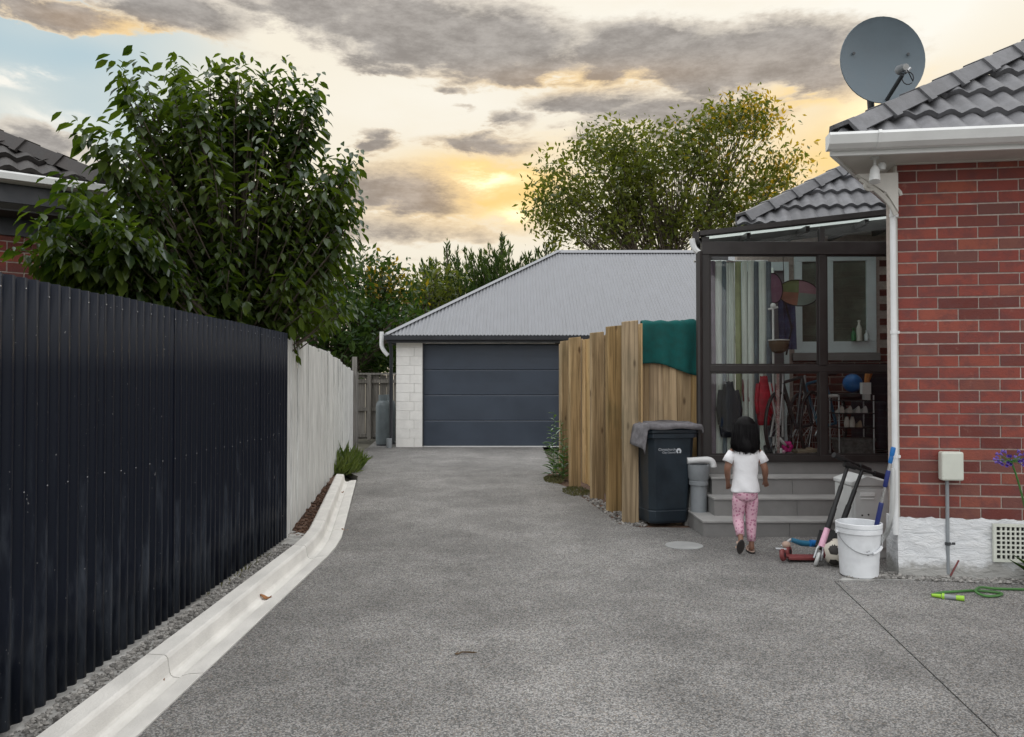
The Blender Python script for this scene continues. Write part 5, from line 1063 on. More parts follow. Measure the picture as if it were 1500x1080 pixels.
def toddler_scooter():
    b = Vector((2.15, 6.15, 0)); t = thing('toy_scooter', 'small teal blue toy scooter with red wheels lying on its side', 'toy scooter', b)
    def pq(px, py, D): return P(px, py, D)
    m = MB(); m.tube([pq(1158, 790, 6.2), pq(1172, 795, 6.2), pq(1210, 797, 6.25)], [.018, .024, .022], 10); m.build('steering_column', M['tealblue'], t, smooth=40)
    m = MB(); m.tube([pq(1185, 795, 6.19), pq(1200, 796, 6.2)], .028, 10); m.build('clamp', M['blue'], t, smooth=40)
    a = pq(1150, 815, 6.05); b2 = pq(1186, 816, 6.05); m = MB(); m.hexa([a+Vector((0, -.06, -.012)), b2+Vector((.05, -.05, -.012)), b2+Vector((.05, .06, -.012)), a+Vector((0, .05, -.012))], [a+Vector((0, -.06, .014)), b2+Vector((.05, -.05, .014)), b2+Vector((.05, .06, .014)), a+Vector((0, .05, .014))]); m.build('deck', M['redplastic'], t, bevel=.008)
    for (px, py, D, ax) in ((1145, 812, 6.0, (.8, -.5, .1)), (1153, 807, 6.12, (.7, -.6, .1))):
        n = Vector(ax).normalized(); p, q, _ = frame(n); mt = Matrix((p, q, n)).transposed(); c = pq(px, py, D); c.z = max(.048, c.z); m = MB(); m.lathe([(.01, -.016), (.04, -.016), (.047, -.008), (.047, .008), (.04, .016), (.01, .016)], c, 20, mt); w = m.build('wheel', M['redplastic'], t, smooth=40); m = MB(); m.lathe([(.001, -.02), (.018, -.02), (.018, .02), (.001, .02)], c, 12, mt); m.build('hub', M['black'], w)
    m = MB(); m.tube([pq(1134, 803, 6.1), pq(1152, 804, 6.1)], .012, 8); m.tube([pq(1143, 800, 6.12), pq(1157, 789, 6.15)], .009, 8); m.build('truck', M['steel'], t, smooth=40); m = MB(); m.ball(pq(1150, 797, 6.12), .035, 12, 8, (1, .8, .8)); m.build('head_block', M['sandal'], t, smooth='all')
toddler_scooter()
def hose():
    pts = [P(1362, 867, 5.05), P(1375, 864, 5.1), P(1400, 862, 5.13), P(1425, 861, 5.15), P(1450, 862, 5.12), P(1464, 864, 5.08), P(1458, 868, 5.03), P(1440, 868, 5.02), P(1426, 864, 5.06), P(1432, 859, 5.16), P(1455, 858, 5.2), P(1500, 860, 5.18), P(1560, 862, 5.15), P(1680, 866, 5.0)]
    pts = [Vector((p.x, p.y, .012)) for p in pts]; pts[8].z = pts[9].z = .03; sm = []
    for i in range(len(pts)-1):
        p0, p1, p2, p3 = pts[max(i-1, 0)], pts[i], pts[i+1], pts[min(i+2, len(pts)-1)]
        for k in range(6): u = k/6; sm.append(.5*((2*p1)+(p2-p0)*u+(2*p0-5*p1+4*p2-p3)*u*u+(3*p1-p0-3*p2+p3)*u**3))
    t = thing('garden_hose', 'green garden hose with lime nozzle lying on the drive before the brick wall', 'hose', (3.1, 5.08, 0)); m = MB(); m.tube(sm, .0085, 8); m.build('tubing', M['hose'], t, smooth=True)
    a = Vector((P(1362, 867, 5.05).x-.01, 5.035, .014)); b = Vector((P(1404, 877, 4.98).x, 4.94, .018)); d = b-a
    n = MB(); n.tube([a, a+d*.3], [.010, .014], 12); n.tube([a+d*.32, a+d*.40], .020, 12); n.tube([a+d*.75, b], [.015, .018], 12); nz = n.build('nozzle', M['lime'], t, smooth=40); n = MB(); n.tube([a+d*.40, a+d*.75], [.018, .015], 12); n.build('nozzle_grip', M['pipe'], nz, smooth=40)
hose()
def agapanthus():
    h = P(1480, 676, 5.12); b = Vector((h.x+.22, h.y+.12, 0)); t = thing('agapanthus', 'violet agapanthus flower head on a dark stem in front of the brick wall', 'flower', b); st = MB(); st.tube(bez(b, b+Vector((-.02, -.02, .5)), h, 10), .006, 6); st.build('stem', M['hose'], t, smooth=True)
    hd = MB(); n = 44
    for k in range(n):
        d = rdir(1)[0]; d[2] = abs(d[2])*.7-.25; d = Vector(d).normalized(); ln = .055+.03*rng.random(); e = h+d*ln; hd.cur = 0; hd.tube([h, e], .0015, 4)
        if rng.random() < .72: hd.cur = 1; a, bb, _ = frame(d); hd.add([e]+[e+d*.024+(a*math.cos(q*PI/3)+bb*math.sin(q*PI/3))*.012 for q in range(6)], [(0, q+1, (q+1) % 6+1) for q in range(6)])
    hd.build('flower_head', [M['hose'], M['petal']], t)
    Pp, Dd, Nn, Ll = [], [], [], []
    for k in range(14): a = rng.random()*PI*2; Pp.append(b+Vector((.10+rng.normal()*.04, rng.normal()*.03, .0))); Dd.append((math.cos(a)*.8-.15, math.sin(a)*.5-.1, .9)); Nn.append((0, 0, 1)); Ll.append(.16+.14*rng.random())
    o = link('leaves', leaf_mesh('leaves', np.array(Pp)-np.array(b), np.array(Dd, float), np.array(Nn, float)+rdir(14)*.2, np.array(Ll), np.array(Ll)*.09, L['dark'], LEAF8), t); tag(o, kind='stuff')
agapanthus()
stalk_plant('small_weed', 'dark low weed at the foot of the plinth left of the vent grille corner', 'weed', [(hp(.84, -.10, 0), hp(.83, -.11, .10)), (hp(.87, -.10, 0), hp(.89, -.12, .07))], .06, L['dark'], 9, aspect=.6)
stalk_plant('leafy_plant', 'dark pointed leafy plant at the right edge in front of the plinth', 'plant', [(hp(1.12, -.16, 0), hp(1.05, -.18, .20)), (hp(1.16, -.15, 0), hp(1.14, -.2, .24)), (hp(1.06, -.14, 0), hp(1.02, -.15, .12))], .13, L['dark'], 11, aspect=.4)
m = MB(); m.lathe([(.001, .006), (.15, .006), (.16, .004), (.16, -.01)], (1.475, 6.62, 0), 40, cap=False); o = m.build('access_lid', M['lid'], smooth=40); top(o, 'round pale grey access lid set flush in the drive before the steps', 'lid')
m = MB(); m.tube(bez(P(667, 957, 3.97), P(683, 955, 4.0), P(699, 957, 3.98), 6), [.007, .006, .006, .005, .004, .003, .002], 6); m.tube([P(668, 956, 3.97), P(672, 952, 4.0)], .004, 5); o = m.build('twig', M['twig'])
for v in o.data.vertices: v.co.z = .004+abs(v.co.z % .01)
top(o, 'short dark twig lying on the open drive', 'twig')
def dry_leaf(px, py, s, label):
    D = H*F/(py-560); c = P(px, py, D); m = MB(); ln = s
    m.grid(lambda u, v: (c.x+(u-.5)*ln, c.y+(v-.5)*ln*.7*math.sin(PI*min(.98, max(.06, u))), -.004+.012*math.cos(u*5)+.02*abs(v-.5)), 8, 4); o = m.build('dry_leaf', M['dryleaf'], smooth='all', solid=.0015); top(o, label, 'leaf', 'dry leaves in the kerb channel')
dry_leaf(391, 873, .075, 'largest curled brown leaf lying in the kerb channel halfway along'); dry_leaf(240, 993, .03, 'small brown leaf in the kerb channel near the bottom left corner'); dry_leaf(500, 720, .08, 'brown leaf in the kerb channel near its far end'); dry_leaf(506, 776, .06, 'thin brown leaf on the outer edge of the kerb bend')

# ------------------------------------------------------------------ the girl
def girl():
    g = Vector((1.915, 6.33, 0)); t = thing('person', 'small girl with black hair, white shirt and pink leggings walking to the steps', 'person', g)
    s = .01
    def skin(nodes, edges, root, name, m, sub=2):
        me = bpy.data.meshes.new('tmp'); names = list(nodes); me.from_pydata([Vector(nodes[n][:3])*s for n in names], [(names.index(a), names.index(b)) for a, b in edges], []); ob = bpy.data.objects.new('tmp', me); C.objects.link(ob)
        md = ob.modifiers.new('skin', 'SKIN'); md.use_smooth_shade = True; lay = me.skin_vertices[0].data
        for i, n in enumerate(names):
            q = nodes[n]; r = q[3]*s; r2 = (q[4] if len(q) > 4 else q[3])*s; lay[i].radius = (r, r2); lay[i].use_root = (n == root)
        sb = ob.modifiers.new('sub', 'SUBSURF'); sb.levels = sub; sb.render_levels = sub
        bpy.context.view_layer.update(); dg = bpy.context.evaluated_depsgraph_get(); out = bpy.data.meshes.new_from_object(ob.evaluated_get(dg)); bpy.data.objects.remove(ob); out.name = name; out.materials.clear(); out.materials.append(m); out.polygons.foreach_set('use_smooth', [True]*len(out.polygons)); return link(name, out, t)
    N = {'pel': (0, .3, 51, 6.6), 'waist': (0, .5, 60, 7.4), 'chest': (0, 0, 76, 8), 'neck0': (0, 0, 86, 4.5), 'neck': (0, .8, 90, 3.4), 'head': (0, 1, 96, 7), 'crown': (0, .5, 104, 7.2), 'top': (0, 0, 109, 4)}
    E = [('pel', 'waist'), ('waist', 'chest'), ('chest', 'neck0'), ('neck0', 'neck'), ('neck', 'head'), ('head', 'crown'), ('crown', 'top')]
    arms = {'l': ((-10.5, 0, 83.5), (-15.2, -1.5, 69), (-12.3, 7, 57.5), (-11.3, 10, 53.5)), 'r': ((10.5, 0, 83.5), (15.6, -2, 69), (18.0, 5, 59.5), (19.6, 8, 56))}
    legs = {'l': ((-5, 0, 45), (-5.2, 3.5, 28), (-6.3, -7.5, 14.5)), 'r': ((5, 0, 45), (5.3, 2.5, 27), (4.6, -.5, 7))}
    for k in 'lr':
        sh, elb, wr, hd = arms[k]; sx = -1 if k == 'l' else 1
        N['sh'+k] = (*sh, 4.0); N['el'+k] = (*elb, 2.9); N['fo'+k] = tuple(elb[i]*.6+wr[i]*.4 for i in range(3))+(2.7,); N['wr'+k] = (*wr, 1.9); N['pa'+k] = (*hd, 2.3, 1.6)
        E += [('neck0', 'sh'+k), ('sh'+k, 'el'+k), ('el'+k, 'fo'+k), ('fo'+k, 'wr'+k), ('wr'+k, 'pa'+k)]
        dv = Vector(hd)-Vector(wr); dv.normalize(); sd = Vector((1, 0, 0)); sd = (sd-dv*sd.dot(dv)).normalized(); up = dv.cross(sd)
        for i, (o, ln) in enumerate(((-1.3, 3.0), (-.45, 3.5), (.45, 3.3), (1.3, 2.6))):
            a = Vector(hd)+sd*o+dv*.8; b = a+dv*ln*.55+sd*o*.1; c = b+dv*ln*.4+up*-.5*(1 if k == 'l' else -1); N[f'f{i}a{k}'] = (*a, .75); N[f'f{i}b{k}'] = (*b, .62); N[f'f{i}c{k}'] = (*c, .5); E += [('pa'+k, f'f{i}a{k}'), (f'f{i}a{k}', f'f{i}b{k}'), (f'f{i}b{k}', f'f{i}c{k}')]
        a = Vector(hd)-sd*sx*2.0-dv*.5; b = a-sd*sx*.9+dv*1.5; N['ta'+k] = (*a, .8); N['tb'+k] = (*b, .6); E += [('pa'+k, 'ta'+k), ('ta'+k, 'tb'+k)]
        hp_, kn, an = legs[k]; N['hi'+k] = (*hp_, 4.6); N['kn'+k] = (*kn, 3.6); N['ca'+k] = tuple(kn[i]*.62+an[i]*.38 for i in range(3))+(3.1,); N['an'+k] = (*an, 2.2); E += [('pel', 'hi'+k), ('hi'+k, 'kn'+k), ('kn'+k, 'ca'+k), ('ca'+k, 'an'+k)]
        if k == 'l': N['he'+k] = (-6.7, -9.5, 11.8, 2.3); N['ba'+k] = (-7.0, -6.5, 4.6, 2.6, 1.6); N['to'+k] = (-7.1, -3.6, 2.4, 2.2, 1.3)
        else: N['he'+k] = (4.7, -1.4, 3.6, 2.3); N['ba'+k] = (5.4, 7, 3.0, 2.6, 1.6); N['to'+k] = (5.7, 11, 2.7, 2.2, 1.3)
        E += [('an'+k, 'he'+k), ('he'+k, 'ba'+k), ('ba'+k, 'to'+k)]
    body = skin(N, E, 'pel', 'body', M['skin'])
    # face, looking away from the drive
    fm = MB()
    for sx in (-1, 1): fm.ball(Vector((sx*2.7, 7.5, 98.5))*s, .9*s, 10, 8)
    fm.build('eyes', M['white'], body, w=False, smooth='all'); fm = MB(); fm.tube([Vector((0, 7.6, 98.5))*s, Vector((0, 9.2, 96.2))*s, Vector((0, 8, 95.6))*s], [.5*s, .9*s, .6*s], 8); fm.tube([Vector((-1.7, 7.6, 93.6))*s, Vector((0, 8.1, 93.3))*s, Vector((1.7, 7.6, 93.6))*s], .45*s, 6)
    for sx in (-1, 1): fm.ball(Vector((sx*7.2, .8, 97.5))*s, 1.6*s, 8, 6, (.5, .8, 1.2))
    fm.build('face_features', M['skin'], body, w=False, smooth='all')
    # hair: long, wavy, slightly ragged at the ends
    h = MB(); n = 48; rs = []
    prof = [(112.2, .8, -.5), (111.6, 3.6, -.4), (109.8, 6.4, -.2), (106.5, 8.6, 0), (102, 9.5, -.2), (97, 9.9, -.6), (92, 10.6, -1.4), (88, 10.4, -2.3), (85.5, 9.3, -3.0), (83.6, 7.4, -3.6), (82.6, 4.5, -3.8)]
    for j, (z, r, cy) in enumerate(prof):
        ring = []
        for k in range(n):
            a = 2*PI*k/n; front = max(0, math.sin(a)); rr = r*(1+.035*math.sin(7*a+z*.22)+.02*math.sin(17*a+z*.5)); yy = rr*math.sin(a)*(.92 if math.sin(a) < 0 else (.86 if z > 102 else .35)); zz = z+(.9*math.sin(5*a+1)+.7*math.sin(11*a) if j >= 8 else 0)
            ring.append(Vector((rr*math.cos(a)*(.93 if z > 95 else 1.0)-.6*(j > 5), yy+cy, zz))*s)
        rs.append(ring)
    h.rings(rs); h.build('hair', M['hair'], t, w=False, smooth='all')
    st = MB()
    for k in range(150):
        a = PI*.95+PI*1.1*rng.random(); r = 9.4+1.3*rng.random(); x, y = r*math.cos(a), r*math.sin(a)*.9-.3; st.tube([Vector((x*.90, y*.92, 106))*s, Vector((x*1.02, y, 97))*s, Vector((x*1.10-.5, y-1.4, 90))*s, Vector((x*1.0-.8+rng.normal()*1.3, y*.8-2, 81.2+4.5*rng.random()))*s], [.25*s, .42*s, .4*s, .06*s], 5)
    tag(st.build('hair_strands', M['hair'], t, w=False, smooth='all'), kind='stuff')
    # shirt
    sm = MB(); n = 40; rs = []
    for z, rx, ry, cy in ((50.3, 11.1, 8.4, 0), (51.2, 11.3, 8.6, 0), (56, 10.6, 8.1, .2), (62, 9.9, 7.7, .4), (68, 9.8, 7.6, .2), (74, 10.4, 7.8, 0), (79, 11.6, 7.7, -.2), (82.5, 12.6, 6.7, -.2), (85.0, 11.4, 5.6, -.2), (86.8, 8.4, 5.0, 0), (88.2, 5.6, 4.6, .2)):
        rs.append([Vector((rx*math.cos(a)+(.3*math.sin(3*a+z*.4)), ry*math.sin(a)+cy+.8*math.sin(4*a+z*.45)*(1 if z < 80 else 0), z+(.35*math.sin(3*a) if z < 52 else 0)))*s for a in [2*PI*k/n for k in range(n)]])
    sm.rings(rs, cap=False)
    for k, sx in (('l', -1), ('r', 1)): sm.tube([Vector((sx*8.0, -.2, 82.2))*s, Vector((sx*11.2, -.3, 80.9))*s, Vector((sx*13.2, -.6, 78.2))*s, Vector((sx*15.0, -1.0, 74.4))*s], [3.4*s, 3.9*s, 3.8*s, 4.1*s], 18, cap=False)
    sm.build('shirt', M['shirt'], t, w=False, smooth='all', solid=.004)
    # leggings
    lg = MB(); n = 32
    rs = [[Vector((rx*math.cos(a), ry*math.sin(a), z))*s for a in [2*PI*k/n for k in range(n)]] for z, rx, ry in ((58, 9, 7), (53, 9.6, 7.6), (49, 10.0, 8.2), (45.5, 9.7, 8.0), (43.5, 8.0, 6.8), (42.5, 4.0, 4.0))]; lg.rings(rs)
    for k in 'lr':
        hp_, kn, an = (Vector(q) for q in legs[k]); low = kn.lerp(an, .90 if k == 'l' else .86)
        lg.tube([Vector((hp_.x, 0, 47.5))*s, hp_.lerp(kn, .15)*s, hp_.lerp(kn, .55)*s, kn*s, kn.lerp(low, .3)*s, kn.lerp(low, .7)*s, low*s], [5.0*s, 5.5*s, 5.0*s, 4.4*s, 4.3*s, 3.6*s, 3.2*s], 20)
    lg.build('leggings', M['legging'], t, w=False, smooth='all')
    # sandals: the left foot is lifted, sole towards the camera
    def sole(h0, tp, nrm, m1, name):
        h0, tp, nrm = Vector(h0), Vector(tp), Vector(nrm).normalized(); d = (tp-h0).normalized(); sd = d.cross(nrm).normalized(); l = (tp-h0).length; q = MB(); out = []
        for k in range(24):
            a = 2*PI*k/24; u = .5-.5*math.cos(a); w = (3.1 if u > .5 else 2.7)*math.sin(a)*(1+.1*math.sin(u*6)); out.append((h0+d*(u*l*1.06-.5)+sd*w))
        q.hexa([p*s for p in out], [(p+nrm*1.3)*s for p in out]); o = q.build(name, M['sole'], t, w=False, smooth=40); q = MB(); q.hexa([(p+nrm*1.31-(p-(h0+tp)/2)*.03)*s for p in out], [(p+nrm*1.75-(p-(h0+tp)/2)*.03)*s for p in out]); q.build('footbed', M['sandal'], o, w=False)
        for f in (.30, .66): c = h0+d*l*f+nrm*1.6; q = MB(); q.tube([(c+sd*3.0)*s, (c+sd*2.4+nrm*2.4)*s, (c+nrm*(3.6 if f < .5 else 3.0))*s, (c-sd*2.4+nrm*2.4)*s, (c-sd*3.0)*s], .7*s, 6, flat=.4); q.build('strap', M['sandal'], o, w=False, smooth=40)
    sole((-6.6, -12.6, 12.6), (-7.2, -7.2, 1.0), (0, 1, .42), None, 'sandal'); sole((4.6, -4.2, .2), (5.9, 13, .2), (0, 0, 1), None, 'sandal')
girl()

# ------------------------------------------------------------------ what stands inside the sunroom
FL = .615
def curtain():
    t = thing('curtain', 'striped pale green and slate curtain hanging inside the left end of the sunroom', 'curtain', (2.45, 8.3, FL)); x = 1.99; k = 0; cols = ['cur_b', 'cur_b', 'cur_d', 'cur_a', 'cur_b', 'cur_a', 'cur_a', 'cur_c', 'cur_a', 'cur_a', 'cur_b', 'cur_a', 'cur_b']; 
    while x < 2.80 and k < len(cols):
        w = .045+.03*rng.random(); yy = 8.25+.02*rng.normal(); m = MB(); m.grid(lambda u, v: (x+w*1.06*u, yy-.03*math.sin(PI*u)+.006*math.sin(8*v+k), FL+.02+2.06*v), 6, 10); m.build('fold', M[cols[k]], t, smooth='all'); x += w; k += 1
    m = MB(); m.tube([(1.96, 8.26, 2.70), (2.75, 8.26, 2.70)], .012, 8); m.build('rail', M['alu'], t)
curtain()
def slider_drape():
    m = MB(); m.grid(lambda u, v: (2.69+.22*u, 8.52+.02*math.sin(u*26), FL+2.05*v), 30, 4); o = m.build('drape', M['cur_a'], smooth='all', solid=.003); top(o, 'pale gathered drape beside the white door frame inside the sunroom', 'curtain')
slider_drape()
def wings():
    c = P(1165, 430, 8.3); t = thing('butterfly_kite', 'butterfly kite with oval gauze wings hanging inside the upper left pane', 'kite', (c.x, c.y, 1.7))
    def oval(px, py, rx, ry, D, tilt, mats, name):
        cc = P(px, py, D); rx, ry = rx/F*D, ry/F*D; ca, sa = math.cos(tilt), math.sin(tilt); n = 32; m = MB(); pt = lambda r, a, y=0: Vector((cc.x+(r*rx*math.cos(a)*ca-r*ry*math.sin(a)*sa), cc.y+y, cc.z+(r*rx*math.cos(a)*sa+r*ry*math.sin(a)*ca)))
        for k in range(n): m.cur = int(k*len(mats)/n); a0, a1 = 2*PI*k/n, 2*PI*(k+1)/n; m.add([cc+Vector((0, -.015, 0)), pt(1, a0), pt(1, a1)], [(0, 1, 2)])
        w = m.build(name, [M[q] for q in mats], t); m = MB(); m.tube([pt(1, 2*PI*k/n) for k in range(n+1)], .006, 5); m.build('rim', M['black'], w)
    oval(1134, 422, 13, 22, 8.25, .1, ['wing'], 'wing'); oval(1170, 429, 30, 19, 8.28, -.08, ['wingP', 'wingG', 'wingO', 'wingS'], 'wing')
    m = MB(); m.grid(lambda u, v: (P(1140+25*u+(1-v)*3, 0, 8.3).x, 8.32+.02*math.sin(u*18), P(0, 512-95*v, 8.3).z), 14, 6); m.build('tail_cloth', M['denim'], t, smooth='all'); m = MB(); m.tube([P(1150, 440, 8.3), P(1160, 480, 8.3), P(1152, 520, 8.3)], .01, 6); m.tube([P(1148, 372, 8.3), P(1150, 440, 8.3)], .004, 5); m.build('spine', M['black'], t)
wings()
def planter():
    p = P(1133, 500, 8.1); t = thing('pot_stand', 'white post stand with a dark bowl inside the sunroom', 'plant stand', (p.x, p.y, FL)); m = MB(); m.tube([(p.x, p.y, FL), (p.x, p.y, P(0, 452, 8.1).z)], .011, 8); m.build('post', M['white'], t); m = MB(); z = P(0, 500, 8.1).z; m.lathe([(.03, z-.13), (.07, z-.11), (.095, z-.05), (.1, z), (.09, z)], (p.x+.03, p.y-.08, 0), 20); m.build('bowl', M['twig'], t, smooth=40); m = MB(); m.lathe([(.105, z+.001), (.108, z+.012), (.095, z+.012)], (p.x+.03, p.y-.08, 0), 20); m.build('rim', M['white'], t); m = MB(); m.ball((p.x, p.y, P(0, 448, 8.1).z), .03, 10, 8); m.tube([(p.x-.05, p.y, P(0, 453, 8.1).z), (p.x+.05, p.y, P(0, 450, 8.1).z)], .012, 6); m.build('finial', M['white'], t, smooth='all'); m = MB(); m.lathe([(.12, FL), (.12, FL+.015), (.02, FL+.025)], (p.x, p.y, 0), 16); m.build('foot', M['white'], t)
planter()
def jacket(name, label, cx, y, z0, z1, w, mkey, cat):
    t = thing(name, label, cat, (cx, y, z0)); m = MB(); n = 20; rs = []
    for k in range(9):
        f = k/8; z = z0+(z1-z0)*f; ww = w*(.55+.5*math.sin(PI*min(1, f*.75+.12)))*(1 if f < .85 else .6); rs.append([Vector((cx+ww*math.cos(a)*(1+.08*math.sin(5*a+6*f)), y+ww*.42*math.sin(a), z+.01*math.sin(3*a))) for a in [2*PI*i/n for i in range(n)]])
    m.rings(rs); m.build('body', M[mkey], t, smooth='all'); m = MB()
    for s in (-1, 1): m.tube([(cx+s*w*.7, y, z0+(z1-z0)*.85), (cx+s*w*1.0, y-.02, z0+(z1-z0)*.5), (cx+s*w*.9, y-.03, z0+(z1-z0)*.22)], [w*.3, w*.28, w*.22], 8)
    m.build('sleeves', M[mkey], t, smooth='all'); m = MB(); m.tube([(cx, y, z1-.02), (cx, y, z1+.10)], .008, 5); m.build('hook', M['steel'], t)
c = P(1119, 590, 8.05); jacket('jacket', 'red quilted jacket hanging behind the lower left pane', c.x, 8.05, P(0, 622, 8.05).z, P(0, 552, 8.05).z, .085, 'red', 'jacket')
c = P(1068, 590, 8.1); jacket('coat', 'dark coat hanging at the left end of the sunroom behind the lower pane', c.x, 8.12, P(0, 640, 8.1).z, P(0, 560, 8.1).z, .11, 'darkcloth', 'coat')
c = P(1095, 575, 8.15); jacket('scarf', 'narrow dark red garment hanging beside the dark coat', c.x, 8.22, P(0, 600, 8.1).z, P(0, 548, 8.1).z, .035, 'redplastic', 'scarf')
def bike(label, fw, rw, y, rad, colour, skew=0.0, hbz=.32):
    t = thing('bicycle', label, 'bicycle', ((fw+rw)/2, y, FL), group='bicycles inside the sunroom'); zc = FL+rad
    def wheel(x, yy):
        w = MB(); pts = [(x+rad*math.cos(a)*.55, yy+rad*math.cos(a)*.8*.6, zc+rad*math.sin(a)) for a in np.linspace(0, 2*PI, 33)]; w.tube(pts, .018, 6, cap=False); o = w.build('wheel', M['black'], t, smooth=True); w = MB()
        for k in range(8): a = k*PI/8; w.tube([(x-rad*.94*math.cos(a)*.55, yy-rad*.45*math.cos(a), zc-rad*.94*math.sin(a)), (x+rad*.94*math.cos(a)*.55, yy+rad*.45*math.cos(a), zc+rad*.94*math.sin(a))], .002, 3)
        w.build('spokes', M['steel'], o)
    wheel(fw, y-.10); wheel(rw, y+.12); F_, R_ = Vector((fw, y-.10, zc)), Vector((rw, y+.12, zc)); bb = F_.lerp(R_, .52)-Vector((0, 0, .04)); hd = F_.lerp(R_, .14)+Vector((0, 0, rad+.10)); se = F_.lerp(R_, .70)+Vector((0, 0, rad+.16)); m = MB()
    for a, b in ((hd, bb), (hd, se), (se, bb), (se, R_), (bb, R_)): m.tube([a, b], .016, 8)
    m.build('frame', M[colour], t, smooth=40); m = MB(); m.tube([F_+Vector((.02, .02, 0)), hd, hd+Vector((0, 0, .10))], .013, 8); m.build('fork', M['steel'], t, smooth=40); m = MB(); h = hd+Vector((0, 0, .12)); m.tube([h+Vector((-.20, -.07, .03)), h+Vector((-.09, -.03, .04)), h, h+Vector((.09, .03, .04)), h+Vector((.22, .07, .03))], .011, 8); m.build('handlebar', M['black'], t, smooth=40); m = MB(); m.tube([se+Vector((-.03, 0, .05)), se+Vector((.13, .06, .065))], [.028, .05], 8, flat=.5); m.build('saddle', M['black'], t, smooth=40); m = MB(); m.tube([bb+Vector((-.06, -.05, -.09)), bb, bb+Vector((.05, .05, .09))], .01, 6); m.build('cranks', M['steel'], t)
bike('black and silver bicycle leaning in the sunroom behind the lower left pane', P(1136, 0, 8.0).x, P(1186, 0, 8.2).x, 8.02, .34, 'lead')
bike('blue framed bicycle behind the silver one in the sunroom', P(1170, 0, 8.35).x, P(1226, 0, 8.5).x, 8.42, .33, 'tealblue')
def stroller():
    t = thing('folded_stroller', 'folded stroller with white tubes standing beside the red jacket', 'stroller', (2.80, 8.0, FL)); m = MB()
    for a, b in ((P(1127, 560, 7.95), P(1140, 635, 7.95)), (P(1140, 575, 7.98), P(1128, 640, 7.98)), (P(1146, 570, 7.98), P(1146, 640, 7.98)), (P(1132, 575, 7.97), P(1147, 575, 7.97))): m.tube([a, b], .011, 6)
    m.build('frame', M['offwhite'], t, smooth=40)
    for px in (1124, 1138): m = MB(); c = P(px, 655, 7.97); c.z = FL+.07; m.lathe([(.02, -.015), (.07, -.015), (.07, .015), (.02, .015)], c, 16, Matrix.Rotation(R(70), 3, 'Y')); m.build('wheel', M['black'], t, smooth=40)
    m = MB(); m.grid(lambda u, v: (P(1128+16*u, 0, 8).x, 8.02+.03*math.sin(u*6), P(0, 640-60*v, 8).z), 8, 6); m.build('seat_cloth', M['darkcloth'], t, smooth='all')
stroller()
def toy():
    c = P(1153, 655, 7.88); t = thing('toy_windmill', 'magenta flower toy with a white handle on the sunroom floor by the glass', 'toy', (c.x, c.y, FL)); m = MB()
    for k in range(6): a = k*PI/3; m.ball(c+Vector((.035*math.cos(a), 0, .035*math.sin(a)+.005)), .026, 10, 6, (1, .5, 1))
    m.build('petals', M['hotpink'], t, smooth='all'); m = MB(); m.ball(c+Vector((0, -.02, .005)), .014, 8, 6); m.build('centre', M['maroon'], t, smooth='all'); m = MB(); m.tube([P(1141, 642, 7.86), P(1150, 652, 7.88)], .016, 8); m.ball(P(1143, 662, 7.86), .03, 10, 8, (.8, .7, 1.4)); m.build('handle', M['white'], t, smooth='all'); m = MB(); m.ball(P(1147, 662, 7.85), .02, 8, 6); m.build('base', M['pink'], t, smooth='all')
toy()
m = MB(); a = P(1168, 662, 7.9); b = P(1197, 660, 7.9); m.hexa([a+Vector((0, 0, -.018)), b+Vector((0, 0, -.018)), b+Vector((0, .2, -.018)), a+Vector((0, .2, -.018))], [a+Vector((0, 0, .012)), b+Vector((0, 0, .02)), b+Vector((0, .2, .02)), a+Vector((0, .2, .012))]); o = m.build('wooden_board', M['tanshoe'], bevel=.005); top(o, 'flat tan board lying on the sunroom floor right of the magenta toy', 'board')
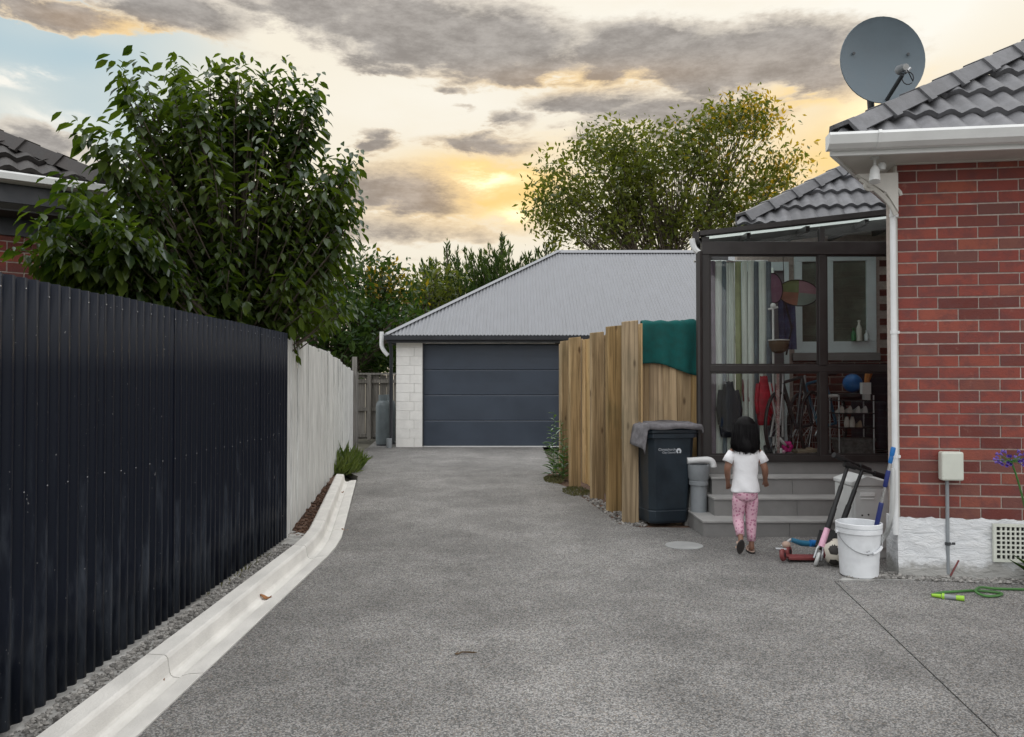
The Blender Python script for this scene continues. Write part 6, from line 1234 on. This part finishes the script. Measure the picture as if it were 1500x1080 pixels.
def rack():
    x0, x1, y0, y1 = P(1222, 0, 8.1).x, P(1275, 0, 8.1).x, 8.0, 8.25; t = thing('shoe_rack', 'black tiered shoe rack behind the lower right pane', 'shoe rack', ((x0+x1)/2, 8.12, FL))
    zs = [P(0, y, 8.05).z for y in (626, 605, 586)]
    for z in zs: m = MB(); m.span((x0, y0, z-.012), (x1, y1, z)); m.build('shelf', M['rack'], t, bevel=.003)
    for x in (x0+.01, x1-.01):
        for y in (y0+.01, y1-.01): m = MB(); m.tube([(x, y, FL), (x, y, zs[-1]+.05)], .008, 6); m.build('leg', M['steel'], t)
    def shoe(x, z, ln, mk, label, up=False, cat='shoe'):
        m = MB(); w = .032; rs = []
        for k in range(8):
            f = k/7; hgt = .075-.045*math.sin(PI*.5*f); wd = w*(.75+.35*math.sin(PI*f)); c = Vector((x, y0+.03+ln*f*.6, z)) if not up else Vector((x, y0+.05, z+ln*f))
            rs.append([c+(Vector((wd*math.cos(a), 0, max(0, math.sin(a))*hgt)) if not up else Vector((wd*math.cos(a)*(1.1-.6*f), wd*.7*math.sin(a), 0))) for a in [2*PI*i/12 for i in range(12)]])
        m.rings(rs); o = m.build('shoe', M[mk], smooth=50); top(o, label, 'shoe', 'shoes on the sunroom shoe rack')
    for i, (px, mk, lb) in enumerate(((1232, 'shoe', 'leftmost pale shoe on the middle shelf of the black rack'), (1244, 'shoe', 'second pale shoe on the middle shelf of the black rack'), (1256, 'offwhite', 'third greyish shoe on the middle shelf of the black rack'), (1266, 'offwhite', 'rightmost greyish shoe on the middle shelf of the black rack'))): shoe(P(px, 0, 8.05).x, zs[1]+.001, .2, mk, lb)
    for px, lb in ((1240, 'left upright pale shoe standing on its heel on the lowest rack shelf'), (1248, 'right upright pale shoe standing on its heel on the lowest rack shelf')): shoe(P(px, 0, 8.05).x, zs[0]+.001, .11, 'shoe', lb, True)
    shoe(P(1258, 0, 8.05).x, zs[0]+.001, .16, 'tanshoe', 'tan shoe lying beside the upright pair on the lowest rack shelf')
    m = MB(); bx = P(1250, 0, 8.1).x; m.rings([[Vector((bx+q*a, 8.12+.10*b, z)) for a, b in ((-1, -1), (1, -1), (1, 1), (-1, 1))] for q, z in ((.15, FL+.002), (.19, FL+.17), (.205, FL+.175), (.205, FL+.20))]); o = m.build('basket', M['basket'], bevel=.01); top(o, 'grey woven basket on the floor under the shoe rack', 'basket')
    m = MB(); m.lathe([(.09, zs[2]+.001), (.13, zs[2]+.03), (.135, zs[2]+.07)], (P(1249, 0, 8.1).x, 8.12, 0), 16); o = m.build('dark_bowl', M['rack'], smooth=40); top(o, 'dark round basin on the top shelf of the shoe rack', 'basin')
    c = P(1250, 562, 8.1); c.y = 8.12; m = MB(); m.ball((c.x, c.y, zs[2]+.075+.10), .098, 24, 14); o = m.build('blue_ball', M['blue'], smooth='all'); top(o, 'bright blue ball sitting in the basin on the shoe rack', 'ball')
    for px, py, w, mk, lb in ((1267, 572, .045, 'white', 'white carton standing right of the blue ball'), (1268, 583, .03, 'offwhite', 'small greyish carton below the white carton on the rack')): p = P(px, py, 7.98); m = MB(); z0 = zs[2]+.001 if py > 580 else zs[2]+.062; m.span((p.x-w, 7.94, z0), (p.x+w, 8.0, z0+(.06 if py > 580 else .12))); m.span((p.x-w*.7, 7.937, z0+.02), (p.x+w*.7, 7.939, z0+.035)); o = m.build('carton', M[mk], bevel=.004); top(o, lb, 'carton')
    p = P(1273, 551, 8.15); m = MB(); m.tube([(p.x, 8.2, zs[2]+.001), (p.x, 8.2, p.z-.05), (p.x+.03, 8.2, p.z+.06)], [.03, .028, .045], 8); o = m.build('orange_bottle', M['orange'], smooth=40); top(o, 'orange bottle leaning behind the white carton', 'bottle')
rack()
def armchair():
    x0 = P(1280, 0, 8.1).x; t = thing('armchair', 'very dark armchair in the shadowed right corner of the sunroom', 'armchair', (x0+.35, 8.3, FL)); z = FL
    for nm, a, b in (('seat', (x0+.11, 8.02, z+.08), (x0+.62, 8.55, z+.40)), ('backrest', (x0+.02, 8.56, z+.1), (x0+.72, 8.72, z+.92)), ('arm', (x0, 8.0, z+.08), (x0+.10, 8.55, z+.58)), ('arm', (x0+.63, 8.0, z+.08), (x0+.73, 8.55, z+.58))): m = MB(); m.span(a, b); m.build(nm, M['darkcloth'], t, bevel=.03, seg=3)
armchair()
def sill_bottles():
    for u, hh, r, mk, lb in ((.72, .24, .032, 'cream', 'pale pump bottle standing on the window sill inside the sunroom'), (.66, .15, .026, 'greenb', 'dark green bottle left of the pale one on the inner window sill'), (.80, .12, .025, 'winframe', 'short blue bottle right of the pale one on the inner window sill')):
        p = hp(u, 3.34, 1.742+.13); m = MB(); m.lathe([(r, 0), (r, hh*.6), (r*.7, hh*.7), (r*.4, hh*.78), (r*.4, hh*.9), (r*.55, hh*.92), (r*.5, hh)], p, 14); o = m.build('bottle', M[mk], smooth=40); top(o, lb, 'bottle')
    a, b = hp(.12, 3.33, 1.872), hp(.90, 3.33, 1.872)
sill_bottles()
p = P(1208, 580, 7.95); m = MB(); m.tube([P(1207, 581, 7.95), P(1227, 580, 7.97)], [.02, .016], 8); m.tube([P(1207, 576, 7.95), P(1212, 587, 7.95)], .014, 6); m.tube([P(1212, 583, 7.95), (P(1210, 0, 7.95).x, 7.98, FL)], .008, 6); o = m.build('garden_tool', M['offwhite'], smooth=40); top(o, 'pale T shaped tool handle leaning behind the mullion of the lower right pane', 'tool')
